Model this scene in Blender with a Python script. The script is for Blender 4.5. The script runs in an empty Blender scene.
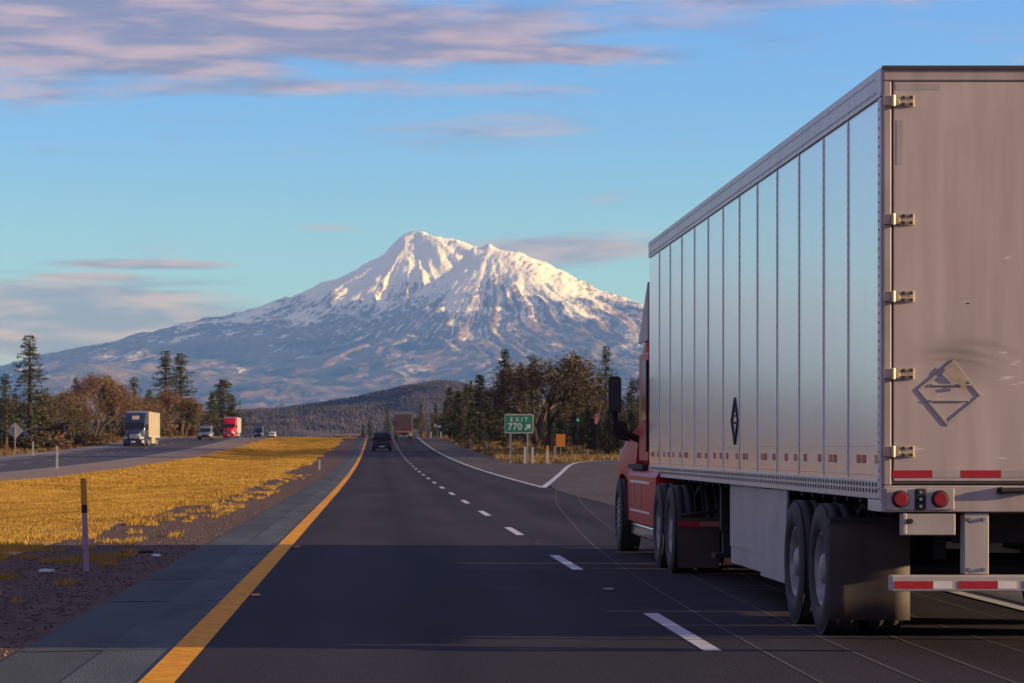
import bpy, bmesh, math, random
import numpy as np
from mathutils import Vector, Matrix
R = math.radians
random.seed(7)
SC = bpy.context.scene
COL = SC.collection
HZ, VX, F, CAMH = 448.0, 376.0, 2600.0, 1.45
SUN_AZ, SUN_EL = 97., 9.5

# ------------------------------------------------------------------ helpers
def lin(c):
    return tuple(((v/255)/12.92 if v/255 <= .04045 else ((v/255+.055)/1.055)**2.4) for v in c)

def N(nt, t, **kw):
    n = nt.nodes.new(t)
    for k, v in kw.items():
        setattr(n, k, v)
    return n

def mat(name, col, rough=.6, metal=0., var=0., vscale=3., bump=0., bscale=30., col2=None, coat=0., spec=.5, stretch=None, emit=None):
    m = bpy.data.materials.new(name); m.use_nodes = True
    nt = m.node_tree; b = nt.nodes['Principled BSDF']
    b.inputs['Roughness'].default_value = rough
    b.inputs['Metallic'].default_value = metal
    b.inputs['Coat Weight'].default_value = coat
    b.inputs['Specular IOR Level'].default_value = spec
    b.inputs['Base Color'].default_value = (*col, 1)
    if emit:
        b.inputs['Emission Color'].default_value = (*emit[0], 1); b.inputs['Emission Strength'].default_value = emit[1]
    if var or bump or col2:
        tc = N(nt, 'ShaderNodeTexCoord'); src = tc.outputs['Object']
        if stretch:
            mp = N(nt, 'ShaderNodeMapping'); mp.inputs['Scale'].default_value = stretch
            nt.links.new(src, mp.inputs['Vector']); src = mp.outputs['Vector']
        n1 = N(nt, 'ShaderNodeTexNoise'); n1.inputs['Scale'].default_value = vscale; n1.inputs['Detail'].default_value = 6
        nt.links.new(src, n1.inputs['Vector'])
        rp = N(nt, 'ShaderNodeValToRGB'); rp.color_ramp.elements[0].position = .3; rp.color_ramp.elements[1].position = .7
        c2 = col2 or tuple(min(1, v*(1+var)) for v in col); c1 = col if col2 else tuple(v*(1-var) for v in col)
        rp.color_ramp.elements[0].color = (*c1, 1); rp.color_ramp.elements[1].color = (*c2, 1)
        nt.links.new(n1.outputs['Fac'], rp.inputs['Fac']); nt.links.new(rp.outputs['Color'], b.inputs['Base Color'])
        if bump:
            n2 = N(nt, 'ShaderNodeTexNoise'); n2.inputs['Scale'].default_value = bscale; n2.inputs['Detail'].default_value = 4
            nt.links.new(src, n2.inputs['Vector'])
            bp = N(nt, 'ShaderNodeBump'); bp.inputs['Strength'].default_value = bump; bp.inputs['Distance'].default_value = .02
            nt.links.new(n2.outputs['Fac'], bp.inputs['Height']); nt.links.new(bp.outputs['Normal'], b.inputs['Normal'])
    return m

def link(o, parent=None):
    COL.objects.link(o)
    if parent is not None: o.parent = parent
    return o

def tag(o, label, cat, group=None):
    o['label'] = label; o['category'] = cat
    if group: o['group'] = group
    return o

def empty(name, loc, label, cat, group=None, rz=0):
    o = bpy.data.objects.new(name, None); o.empty_display_size = .3
    o.location = loc; o.rotation_euler = (0, 0, rz)
    link(o); return tag(o, label, cat, group)

def kind(o, k):
    o['kind'] = k; return o

class MB:
    def __init__(s): s.v = []; s.f = []
    def add(s, vs, fs):
        b = len(s.v); s.v += [tuple(p) for p in vs]; s.f += [tuple(i+b for i in f) for f in fs]; return s
    def box(s, x0, x1, y0, y1, z0, z1):
        return s.add([(x0,y0,z0),(x1,y0,z0),(x1,y1,z0),(x0,y1,z0),(x0,y0,z1),(x1,y0,z1),(x1,y1,z1),(x0,y1,z1)],
                     [(3,2,1,0),(4,5,6,7),(0,1,5,4),(1,2,6,5),(2,3,7,6),(3,0,4,7)])
    def quad(s, a, b, c, d): return s.add([a,b,c,d], [(0,1,2,3)])
    def loft(s, rings, close=True, caps=True):
        n = len(rings[0]); vs = [p for r in rings for p in r]; fs = []
        for i in range(len(rings)-1):
            for j in range(n if close else n-1):
                k = (j+1) % n
                fs.append((i*n+j, i*n+k, (i+1)*n+k, (i+1)*n+j))
        if caps and close:
            fs.append(tuple(range(n-1,-1,-1))); fs.append(tuple((len(rings)-1)*n+j for j in range(n)))
        return s.add(vs, fs)
    def tube(s, a, b, r0, r1=None, n=8):
        r1 = r0 if r1 is None else r1
        a = Vector(a); b = Vector(b); d = (b-a).normalized()
        u = d.orthogonal().normalized(); w = d.cross(u)
        rr = [[p+(u*math.cos(t)+w*math.sin(t))*r for t in [2*math.pi*i/n for i in range(n)]] for p, r in ((a,r0),(b,r1))]
        return s.loft(rr)
    def lathe_x(s, prof, cx, cy, cz, n=32, side=1):   # prof: (x offset, radius), axis along X
        rings = [[(cx+side*px, cy+r*math.cos(t), cz+r*math.sin(t)) for t in [2*math.pi*i/n for i in range(n)]] for px, r in prof]
        return s.loft(rings, caps=False)
    def disc_y(s, cx, cy, cz, r, n=20, th=.02):
        return s.tube((cx,cy,cz),(cx,cy-th,cz), r, r*.93, n)
    def mesh(s, name, smooth=False):
        me = bpy.data.meshes.new(name); me.from_pydata(s.v, [], s.f); me.validate()
        bm = bmesh.new(); bm.from_mesh(me); bmesh.ops.recalc_face_normals(bm, faces=bm.faces); bm.to_mesh(me); bm.free()
        if smooth:
            for p in me.polygons: p.use_smooth = True
        return me
    def build(s, name, m, parent=None, smooth=False, bevel=0, seg=2, label=None):
        me = s.mesh(name, smooth); me.materials.append(m)
        o = bpy.data.objects.new(name, me); link(o, parent)
        if bevel:
            md = o.modifiers.new('Bevel', 'BEVEL'); md.width = bevel; md.segments = seg; md.limit_method = 'ANGLE'; md.angle_limit = R(40)
        if label: o['label'] = label
        return o

def np_mesh(name, V, faces, m, parent=None, smooth=False, tri=True):
    V = np.asarray(V, dtype=np.float32); Fc = np.asarray(faces, dtype=np.int32); k = Fc.shape[1]
    me = bpy.data.meshes.new(name)
    me.vertices.add(len(V)); me.vertices.foreach_set('co', V.ravel())
    me.loops.add(Fc.size); me.loops.foreach_set('vertex_index', Fc.ravel())
    me.polygons.add(len(Fc)); me.polygons.foreach_set('loop_start', np.arange(0, Fc.size, k, dtype=np.int32))
    if smooth: me.polygons.foreach_set('use_smooth', np.ones(len(Fc), dtype=bool))
    me.update(calc_edges=True); me.validate()
    if m: me.materials.append(m)
    return me

def new_obj(name, me, parent=None):
    return link(bpy.data.objects.new(name, me), parent)

def rr_ring(y, cx, hw, z0, z1, r, n=5):
    """rounded rectangle section in the XZ plane at y"""
    r = min(r, hw*.95, (z1-z0)*.48); pts = []
    for (px, pz, a0) in ((cx+hw-r, z1-r, 0), (cx-hw+r, z1-r, 90), (cx-hw+r, z0+r, 180), (cx+hw-r, z0+r, 270)):
        for i in range(n):
            a = R(a0+90*i/(n-1)); pts.append((px+r*math.cos(a), y, pz+r*math.sin(a)))
    return pts

# ------------------------------------------------------------------ ground profile (shared by everything that stands on it)
def gz(y):
    if y <= 80: return 0.
    if y <= 350: return 3.4e-5*(y-80)**2
    z350 = 3.4e-5*270**2; s350 = 6.8e-5*270
    if y <= 400:
        t = y-350; return z350+s350*t-(s350-.004)/100*t*t
    z400 = z350+s350*50-(s350-.004)/100*2500
    if y <= 640: return z400+.004*(y-400)
    z640 = z400+.96
    if y <= 900:
        t = y-640; return z640+.004*t-.034/520*t*t
    z900 = z640+.004*260-.034/520*260**2
    return max(-25., z900-.03*(y-900))
YS = sorted(set([-400,-200,-100,-60,-40,-20,-10,0,5,10,15] + list(range(18,80,6)) + list(range(80,420,6)) + list(range(420,900,20)) + list(range(900,2000,100))))
def gzl(y):                                             # the sampled profile, so that sheets never cross
    if y <= YS[0]: return gz(YS[0])
    for a, b in zip(YS, YS[1:]):
        if a <= y <= b: return gz(a)+(gz(b)-gz(a))*(y-a)/(b-a)
    return gz(y)
def side(x):                                            # cross profile: shallow median swale, dips beyond the verges
    z = 0.
    if -15.6 < x < -5.6: z = -.22*math.sin(math.pi*(x+15.6)/10.)**2
    if x < -33: z = -min(.5, (-33-x)*.08)
    return z
def gnd(x, y): return gzl(y)+side(x)
def PX(px, d): return (px-VX)*d/F
def PZ(py, d): return CAMH+(HZ-py)*d/F

# ------------------------------------------------------------------ materials
M = {}
M['asphalt'] = mat('asphalt', (.031,.028,.035), .85, spec=.08, var=.2, vscale=.8, bump=.35, bscale=160, stretch=(1,.12,1))
M['ramp'] = mat('worn_asphalt', (.078,.07,.064), .85, spec=.1, var=.16, vscale=.7, bump=.25, bscale=120, stretch=(1,.2,1))
M['shoulder'] = mat('shoulder_asphalt', (.066,.075,.08), .85, spec=.1, var=.25, vscale=1.1, bump=.3, bscale=100, stretch=(1,.25,1))
M['patch'] = mat('pale_shoulder_edge', (.078,.09,.097), .85, spec=.1, var=.25, vscale=2., bump=.3, bscale=100, stretch=(1,.2,1))
M['road2'] = mat('far_asphalt', (.05,.045,.058), .85, spec=.2, var=.15, vscale=.4)
M['seam'] = mat('pale_joint', (.048,.042,.043), .85, var=.4, vscale=.5)
M['crack'] = mat('tar_line', (.026,.028,.031), .8)
M['white_paint'] = mat('road_white', (.46,.45,.46), .6, var=.2, vscale=9)
M['yellow_paint'] = mat('road_yellow', (.66,.29,.002), .7, spec=.1, var=.18, vscale=5)
M['gravel'] = mat('gravel_soil', (.08,.053,.045), .95, vscale=2.2, bump=.7, bscale=60, col2=(.135,.092,.076), spec=.1)
M['dirt'] = mat('brown_dirt', (.13,.085,.065), .95, vscale=.5, bump=.6, bscale=8, col2=(.2,.135,.1))
M['straw'] = mat('straw_ground', (.26,.135,.02), .95, vscale=.35, col2=(.42,.24,.04), bump=.5, bscale=9)
M['scrub'] = mat('dry_scrub_soil', (.1,.062,.03), .95, vscale=.05, col2=(.17,.11,.05))
M['stone'] = mat('grey_stone', (.12,.088,.076), .9, spec=.1, var=.5, vscale=4)
M['black'] = mat('black_rubber', (.012,.012,.014), .75, var=.3, vscale=9)
M['tyre'] = mat('tyre_rubber', (.018,.018,.021), .7, var=.3, vscale=7)
M['steel'] = mat('dull_steel', (.3,.31,.33), .45, .8, var=.2, vscale=6)
M['rim'] = mat('pale_rim', (.27,.265,.27), .55, .3, var=.35, vscale=8)
M['chrome'] = mat('chrome', (.75,.76,.78), .12, 1.)
M['dark'] = mat('undercarriage_black', (.014,.014,.016), .7, var=.4, vscale=5)
M['red'] = mat('red_paint', (.42,.003,.02), .42, var=.12, vscale=2, coat=.08, spec=.25)
M['glass'] = mat('dark_glass', (.008,.012,.016), .08, 0, spec=.35)
M['lamp_red'] = mat('red_lens', (.26,.006,.01), .4, coat=.1)
M['tape_red'] = mat('red_tape', (.4,.012,.018), .4, var=.15, vscale=30)
M['tape_amber'] = mat('faded_tape', (.45,.16,.1), .4, var=.2, vscale=20)
M['tape_white'] = mat('white_tape', (.7,.68,.64), .4, var=.1, vscale=20)
M['flap'] = mat('mud_flap_rubber', (.05,.038,.034), .75, var=.45, vscale=2.2, stretch=(1,1,.4))
M['skirt'] = mat('grey_skirt', (.38,.37,.38), .5, var=.14, vscale=1.5)
M['bark'] = mat('bark', (.055,.036,.026), .9, var=.4, vscale=3)
M['twig'] = mat('twig_bark', (.07,.043,.026), .9, var=.3, vscale=.6)
M['needle'] = mat('conifer_needles', (.022,.034,.016), .8, vscale=.45, col2=(.07,.078,.03))
M['needle_far'] = mat('dark_needles', (.018,.028,.016), .8, vscale=.4, col2=(.05,.058,.026))
M['rust_leaf'] = mat('rust_leaves', (.095,.053,.029), .85, vscale=.5, col2=(.19,.115,.06))
M['olive_leaf'] = mat('olive_leaves', (.045,.036,.017), .85, vscale=.5, col2=(.10,.075,.035))
M['brush'] = mat('orange_brush', (.14,.062,.02), .85, vscale=.9, col2=(.26,.13,.045))
M['post_white'] = mat('marker_white', (.45,.43,.41), .6)
M['post_shaded'] = mat('marker_shaded_white', (.36,.23,.36), .6, var=.15, vscale=6)  # white plastic with the lilac of its shadow put into the colour
M['post_amber'] = mat('marker_amber', (.55,.28,.02), .6, var=.15, vscale=6)
M['sign_green'] = mat('sign_green', (.006,.17,.09), .45)
M['sign_white'] = mat('sign_white', (.55,.57,.55), .5)
M['sign_orange'] = mat('sign_orange', (.5,.17,.012), .6, var=.1, vscale=3)
M['sign_back'] = mat('sign_back', (.36,.34,.32), .5, .3, var=.1, vscale=2)
M['galv'] = mat('galvanised_post', (.3,.3,.31), .55, .5)
M['wood_post'] = mat('wood_post', (.22,.17,.13), .9)
M['concrete_old'] = mat('worn_shoulder', (.15,.13,.122), .9, var=.15, vscale=.4)
M['concrete'] = mat('concrete', (.24,.22,.21), .85, var=.15, vscale=1)

def wear(m, tracks):
    t = m.node_tree; b = t.nodes['Principled BSDF']; src = b.inputs['Base Color'].links[0].from_socket
    tc = N(t, 'ShaderNodeTexCoord'); sp = N(t, 'ShaderNodeSeparateXYZ'); t.links.new(tc.outputs['Object'], sp.inputs[0])
    def q(op, a, b_):
        n = N(t, 'ShaderNodeMath', operation=op)
        for i, v in enumerate((a, b_)):
            if isinstance(v, (int, float)): n.inputs[i].default_value = v
            else: t.links.new(v, n.inputs[i])
        return n.outputs[0]
    nz = N(t, 'ShaderNodeTexNoise'); mp = N(t, 'ShaderNodeMapping'); mp.inputs['Scale'].default_value = (.6, .06, 1); nz.inputs['Scale'].default_value = 1.; nz.inputs['Detail'].default_value = 5
    t.links.new(tc.outputs['Object'], mp.inputs[0]); t.links.new(mp.outputs[0], nz.inputs['Vector'])
    tot = q('MULTIPLY', q('SUBTRACT', nz.outputs['Fac'], .5), .75)
    for x, w_, a in tracks:
        d = q('DIVIDE', q('SUBTRACT', sp.outputs[0], x), w_); tot = q('ADD', tot, q('MULTIPLY', q('EXPONENT', q('MULTIPLY', q('MULTIPLY', d, d), -1.), 0), a))
    ns = N(t, 'ShaderNodeTexNoise'); ns.inputs['Scale'].default_value = 38.; ns.inputs['Detail'].default_value = 3; t.links.new(tc.outputs['Object'], ns.inputs['Vector'])
    tot = q('ADD', tot, q('MULTIPLY', q('SUBTRACT', ns.outputs['Fac'], .5), 1.1)); tot = q('MAXIMUM', q('ADD', tot, 1.), .3)
    mu = N(t, 'ShaderNodeMix', data_type='RGBA', blend_type='MULTIPLY'); mu.inputs[0].default_value = 1; t.links.new(src, mu.inputs[6]); t.links.new(tot, mu.inputs[7]); t.links.new(mu.outputs[2], b.inputs['Base Color'])
wear(M['asphalt'], ((-.4,.32,.2),(1.4,.32,.2),(.5,.22,-.2),(3.3,.32,.2),(5.1,.32,.2),(4.2,.22,-.2)))
wear(M['ramp'], ()); wear(M['shoulder'], ()); wear(M['patch'], ()); wear(M['yellow_paint'], ()); wear(M['white_paint'], ())
# ------------------------------------------------------------------ camera, sun, sky
cam = bpy.data.cameras.new('camera'); co = bpy.data.objects.new('camera', cam); link(co); SC.camera = co
cam.sensor_width = 36; cam.lens = F/1024*36; cam.clip_start = .1; cam.clip_end = 200000
co.location = (0, 0, CAMH)
co.rotation_euler = (math.pi/2, 0, 0); cam.shift_x = (512-VX)/1024; cam.shift_y = (HZ-341.5)/1024
cam.dof.use_dof = True; cam.dof.focus_distance = 21; cam.dof.aperture_fstop = 9

sd = Vector((math.sin(R(SUN_AZ))*math.cos(R(SUN_EL)), math.cos(R(SUN_AZ))*math.cos(R(SUN_EL)), math.sin(R(SUN_EL))))
sl = bpy.data.lights.new('sun', 'SUN'); sl.energy = 5.; sl.angle = R(.5); sl.color = (1., .77, .55)
so = bpy.data.objects.new('sun', sl); link(so); so.rotation_euler = (-sd).to_track_quat('-Z', 'Y').to_euler(); so.location = sd*200

w = bpy.data.worlds.new('World'); SC.world = w; w.use_nodes = True
nt = w.node_tree; bg = nt.nodes['Background']; L = nt.links.new
sky = N(nt, 'ShaderNodeTexSky'); sky.sky_type = 'NISHITA'; sky.sun_disc = False
sky.sun_elevation = R(SUN_EL); sky.sun_rotation = R(SUN_AZ); sky.altitude = 900; sky.air_density = 1.; sky.dust_density = .2; sky.ozone_density = 4.
def mth(op, a, b=None, c=None, clamp=False):
    n = N(nt, 'ShaderNodeMath', operation=op, use_clamp=clamp)
    for i, v in enumerate((a, b, c)):
        if v is None: continue
        if isinstance(v, (int, float)): n.inputs[i].default_value = v
        else: L(v, n.inputs[i])
    return n.outputs[0]
tcw = N(nt, 'ShaderNodeTexCoord'); sep = N(nt, 'ShaderNodeSeparateXYZ'); L(tcw.outputs['Generated'], sep.inputs[0])
az = mth('MULTIPLY', mth('ARCTAN2', sep.outputs[0], sep.outputs[1]), 57.2958)      # degrees, clockwise from the road
el = mth('MULTIPLY', mth('ARCSINE', sep.outputs[2]), 57.2958)
def cloudnoise(sx, sy, scale, det, off):
    cb = N(nt, 'ShaderNodeCombineXYZ'); L(mth('MULTIPLY', az, sx), cb.inputs[0]); L(mth('MULTIPLY', el, sy), cb.inputs[1]); cb.inputs[2].default_value = off
    n = N(nt, 'ShaderNodeTexNoise'); n.inputs['Scale'].default_value = scale; n.inputs['Detail'].default_value = det; n.inputs['Roughness'].default_value = .55
    n.inputs['Distortion'].default_value = .25
    L(cb.outputs[0], n.inputs['Vector']); return n.outputs['Fac']
def sstep(v, a, b):
    n = N(nt, 'ShaderNodeMapRange', interpolation_type='SMOOTHSTEP'); L(v, n.inputs[0])
    n.inputs[1].default_value = a; n.inputs[2].default_value = b; return n.outputs[0]
def blob(a0, wa, e0, we, p=1.):       # soft elliptical weight round (azimuth, elevation)
    da = mth('DIVIDE', mth('SUBTRACT', az, a0), wa); de = mth('DIVIDE', mth('SUBTRACT', el, e0), we)
    q = mth('ADD', mth('MULTIPLY', da, da), mth('MULTIPLY', de, de))
    return mth('MULTIPLY', mth('EXPONENT', mth('MULTIPLY', q, -1.)), p)
def fall(*bs):
    o = bs[0]
    for b in bs[1:]: o = mth('MAXIMUM', o, b)
    return o
nA = cloudnoise(.32, 1.9, 1., 7, 1.3); nB = cloudnoise(.22, 3.2, 1., 6, 7.7); nC = cloudnoise(.45, 4.5, 1., 6, 3.1)
# the big band overhead, its long tail, the low bank over the left flank and loose wisps
wA = fall(blob(-6., 6.6, 9.45, 1.35, 1.08), blob(-.5, 5.2, 9.1, .75, .95), blob(3., 3.4, 8.62, .22, .9), blob(8., 6., 10.1, .45, .85), blob(-2., 5., 7.9, .3, .5))
wB = fall(blob(-7.2, 5.6, 2.7, 1.05, 1.25), blob(-5.2, 2.3, 4.03, .14, 1.1), blob(-6.4, 1.9, 3.74, .12, .9), blob(4.3, 2.6, 4.3, .5, .95), blob(-1., 1.3, 4.85, .12, .6))
wC = fall(blob(2.5, 3.8, 6.95, .5, .95), blob(-4.6, 1., 6.78, .16, .7), blob(-7.2, .9, 6.45, .2, .55), blob(7., 1.5, 7.1, .4, .5))
# beyond the frame: thin scattered banks, so the sky goes on
far = mth('MULTIPLY', sstep(mth('ABSOLUTE', az), 11., 22.), .55)
dA = sstep(mth('ADD', mth('MULTIPLY', nA, .9), mth('MULTIPLY', fall(wA, far), .69)), .50, .88)
dB = sstep(mth('ADD', mth('MULTIPLY', nB, .8), mth('MULTIPLY', wB, .66)), .62, .96)
dC = sstep(mth('ADD', mth('MULTIPLY', nC, .9), mth('MULTIPLY', wC, .5)), .66, 1.0)
dens = mth('MULTIPLY', fall(mth('MULTIPLY', dA, .95), mth('MULTIPLY', dB, .85), mth('MULTIPLY', dC, .55)), sstep(el, -1., 1.))
pink = sstep(mth('ADD', mth('MULTIPLY', cloudnoise(.4, 2.6, 1., 5, 9.9), 1.), mth('MULTIPLY', nA, .25)), .5, .8)
cmix = N(nt, 'ShaderNodeMix', data_type='RGBA'); L(pink, cmix.inputs[0])
CLK = 2.0
cmix.inputs[6].default_value = (1.05, 1.05, 2.05, 1); cmix.inputs[7].default_value = (2.6, 1.9, 2.45, 1)
tint = N(nt, 'ShaderNodeMix', data_type='RGBA', blend_type='MULTIPLY'); tint.inputs[0].default_value = 1
L(sky.outputs[0], tint.inputs[6]); tint.inputs[7].default_value = (.81, .965, 1.6, 1)
smix = N(nt, 'ShaderNodeMix', data_type='RGBA'); L(dens, smix.inputs[0]); L(tint.outputs[2], smix.inputs[6]); L(cmix.outputs[2], smix.inputs[7])
L(smix.outputs[2], bg.inputs['Color']); bg.inputs['Strength'].default_value = .1
SC.view_settings.view_transform = 'Standard'; SC.view_settings.look = 'None'; SC.view_settings.exposure = 1.; SC.view_settings.gamma = 1

HAZE = True
if HAZE:
    hm = bpy.data.materials.new('haze_air'); hm.use_nodes = True; hn = hm.node_tree; hn.nodes.remove(hn.nodes['Principled BSDF'])
    pv = N(hn, 'ShaderNodeVolumePrincipled'); pv.inputs['Density'].default_value = 2.8e-5; pv.inputs['Absorption Color'].default_value = (1,1,1,1); pv.inputs['Anisotropy'].default_value = 0.
    pv.inputs['Color'].default_value = (.11, .30, 1., 1)
    hn.links.new(pv.outputs[0], hn.nodes['Material Output'].inputs['Volume'])
    kind(MB().box(-30000, 30000, -1500, 47000, -27, 3900).build('haze', hm), 'stuff')

# ------------------------------------------------------------------ ground sheets
def sheet(name, xs, ys, zf, m, dz=0.):
    V = [(x, y, zf(x, y)+dz) for y in ys for x in xs]; n = len(xs)
    Fc = [(j*n+i, j*n+i+1, (j+1)*n+i+1, (j+1)*n+i) for j in range(len(ys)-1) for i in range(n-1)]
    return kind(new_obj(name, np_mesh(name, V, Fc, m)), 'structure')
gx = [-29000,-8000,-2000,-600,-250,-120,-80,-60,-50,-42,-36,-33] + [-15.6+i for i in range(11)] + [-2,10,20,40,70,120,250,600,2000,8000,29000]
gy = [-1400,-700]+YS+[2600,4000,7000,12000,20000,32000,46000]
sheet('ground', gx, gy, gnd, M['scrub'], -.02)
def strip(name, x0, x1, m, dz, y0=-60, y1=900, wob=0., sd_=1, nx=1):
    ys = [y for y in YS if y0 <= y <= y1]; rnd = random.Random(sd_); V = []; Fc = []
    for y in ys:
        a = x0+(rnd.uniform(-wob, wob) if wob else 0); b = x1+(rnd.uniform(-wob, wob) if wob else 0)
        for i in range(nx+1):
            x = a+(b-a)*i/nx; V.append((x, y, gnd(x, y)+dz))
    n = nx+1
    for j in range(len(ys)-1):
        for i in range(nx): Fc.append((j*n+i, j*n+i+1, (j+1)*n+i+1, (j+1)*n+i))
    return kind(new_obj(name, np_mesh(name, V, Fc, m)), 'structure')
strip('median', -15.6, -4.9, M['straw'], .0, nx=11)
strip('gravel_verge', -4.9, -2.5, M['gravel'], -.004, wob=.0, nx=2)
strip('dirt_verge', -19.3, -15.6, M['dirt'], -.004)
strip('dirt_verge', -36.5, -31.4, M['dirt'], -.004, nx=5)
strip('shoulder', -2.55, -1.2, M['shoulder'], .0)
strip('shoulder', -1.95, -1.28, M['patch'], .003, y1=640)
strip('road', -1.32, 6.2, M['asphalt'], .006)
strip('oncoming_shoulder', -20.3, -19.1, M['concrete_old'], .004)
strip('oncoming_shoulder', -31.6, -30.2, M['concrete_old'], .004)
strip('oncoming_road', -31.5, -19.2, M['road2'], .0)
strip('shoulder', 6.0, 9.6, M['ramp'], .008, y0=94)
# exit ramp: bends away to the right behind the gore
gl = [(6.0,-60),(6.0,60),(6.0,94),(9.3,132),(13.6,182),(16.2,196),(20,204),(27,209),(40,212),(70,214)]
gr = [(12.6,-60),(12.6,60),(13.8,94),(16.5,132),(20.5,165),(24,178),(28,186),(34,192),(44,196),(70,198)]
def curve_pts(pts, n):
    """even samples along a polyline, smoothed"""
    P = np.array(pts, float)
    for _ in range(3):
        Q = [P[0]]
        for a, b in zip(P, P[1:]): Q += [a*.75+b*.25, a*.25+b*.75]
        P = np.array(Q+[P[-1]])
    s = np.concatenate([[0], np.cumsum(np.linalg.norm(np.diff(P, axis=0), axis=1))])
    t = np.linspace(0, s[-1], n)
    return np.stack([np.interp(t, s, P[:,0]), np.interp(t, s, P[:,1])], 1)
def band(name, left, right, m, dz, n=160, nx=6):
    a = curve_pts(left, n); b = curve_pts(right, n); V = []; Fc = []
    for i in range(n):
        for k in range(nx+1):
            p = a[i]+(b[i]-a[i])*k/nx; V.append((p[0], p[1], gz(p[1])+dz))
    c = nx+1
    for j in range(n-1):
        for i in range(nx): Fc.append((j*c+i, j*c+i+1, (j+1)*c+i+1, (j+1)*c+i))
    return kind(new_obj(name, np_mesh(name, V, Fc, m)), 'structure')
# the right edge of each band is sampled at matching places
band('exit_ramp', gl, gr, M['ramp'], .011)
band('gore_pavement', [(6.05,94),(6.05,130),(6.1,186)], [(6.06,94),(9.3,132),(14.2,186)], M['ramp'], .014, n=40)

def ribbon(mb, pts, wd, dz, n=60, zf=gzl):
    P = curve_pts(pts, n); T = np.gradient(P, axis=0); T /= np.linalg.norm(T, axis=1)[:, None]
    Nn = np.stack([T[:,1], -T[:,0]], 1)*wd/2
    b = len(mb.v)
    for p, q in zip(P, Nn):
        for s in (-1, 1):
            e = p+q*s; mb.v.append((e[0], e[1], zf(e[1])+dz))
    for i in range(n-1): mb.f.append((b+2*i, b+2*i+1, b+2*i+3, b+2*i+2))
# faint longitudinal joints that sweep from the right lane into the ramp
mb = MB(); rnd = random.Random(3)
base = [(2.75,10),(2.75,22),(3.1,36),(3.75,50),(4.9,72),(7.4,105),(10.7,140),(14.8,178),(17.5,193),(22,202),(30,207),(50,210)]
for k in range(11):
    o = k*.72; pts = [(x+o*(.82+.18*min(1, y/120))+rnd.uniform(-.05, .05), y-max(0, (y-150)/60)*o*.55) for x, y in base]
    ribbon(mb, pts, .022, .0135, 120, lambda y: gz(y))
mb.v = [(x, y, z-.0055 if x < 5.98 else z-.001) for x, y, z in mb.v]
kind(mb.build('pavement_joint', M['seam']), 'structure')

# painted lines
def line(name, x0, x1, y0, y1, m, dz=.013):
    ys = [y0]+[y for y in YS if y0 < y < y1]+[y1]
    mb = MB()
    for a, b in zip(ys, ys[1:]):
        mb.quad((x0,a,gzl(a)+dz),(x1,a,gzl(a)+dz),(x1,b,gzl(b)+dz),(x0,b,gzl(b)+dz))
    return kind(mb.build(name, m), 'structure')
line('edge_line', -1.46, -1.24, -40, 800, M['yellow_paint'], .0095)
line('edge_line', 5.98, 6.14, 94, 800, M['white_paint'], .0175)
line('edge_line', 5.72, 5.86, 8, 30, M['white_paint'], .014)
dash0 = 3770/204.
for i in range(-3, 50):
    a = dash0+i*12.3
    if a > -40: line('lane_dash', 2.33, 2.46, a, a+4.2, M['white_paint'], .0095)
mb = MB(); ribbon(mb, [(6.05,94),(9.3,132),(13.6,182),(16.0,196),(19.6,203.5)], .22, .018, 60, gz); kind(mb.build('gore_line', M['white_paint']), 'structure')
mb = MB(); ribbon(mb, [(12.2,94),(15,132),(19.5,165),(23.4,179)], .15, .015, 60, gz); kind(mb.build('gore_line', M['white_paint']), 'structure')
for i in range(-2, 60):
    line('oncoming_dash', -25.35, -25.2, 40+i*12.2, 43.5+i*12.2, M['white_paint'], .006)
line('oncoming_edge_line', -29.2, -29.05, -40, 800, M['white_paint'], .006)
# tar lines: across the left shoulder and beside the lane dashes
mb = MB(); rnd = random.Random(5)
for y in (18.6, 24.6, 28.8, 37, 49, 61, 80):
    ribbon(mb, [(-2.5, y-.1), (-2.0, y+rnd.uniform(-.05,.1)), (-1.5, y+.15)], .09+y*.002, .005, 14)
for y in (96, 148, 205): ribbon(mb, [(-1.2,y),(2.,y+.3),(6.,y)], .14, .0088, 20)
kind(mb.build('tar_seal', M['crack']), 'structure')
ribbon_mb = None

# ------------------------------------------------------------------ loose stones on the verge and dry grass on the median (uncountable: stuff)
rs = np.random.default_rng(11)
def vgz(y):
    return np.interp(y, YS, [gz(q) for q in YS])
def vgnd(x, y):
    s = np.where((x > -15.6) & (x < -5.6), -.22*np.sin(np.pi*(x+15.6)/10.)**2, 0.); s = np.where(x < -33, -np.minimum(.5, (-33-x)*.08), s)
    return vgz(y)+s
def grads(h):
    return (np.sin(h*12.9898)*43758.5453) % 1.
def vnoise(x, y, s=0.):
    xi = np.floor(x); yi = np.floor(y); fx = x-xi; fy = y-yi
    fx = fx*fx*(3-2*fx); fy = fy*fy*(3-2*fy)
    def h(a, b): return np.modf(np.abs(np.sin(a*127.1+b*311.7+s*74.7)*43758.5453))[0]
    return (h(xi,yi)*(1-fx)+h(xi+1,yi)*fx)*(1-fy)+(h(xi,yi+1)*(1-fx)+h(xi+1,yi+1)*fx)*fy
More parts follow.
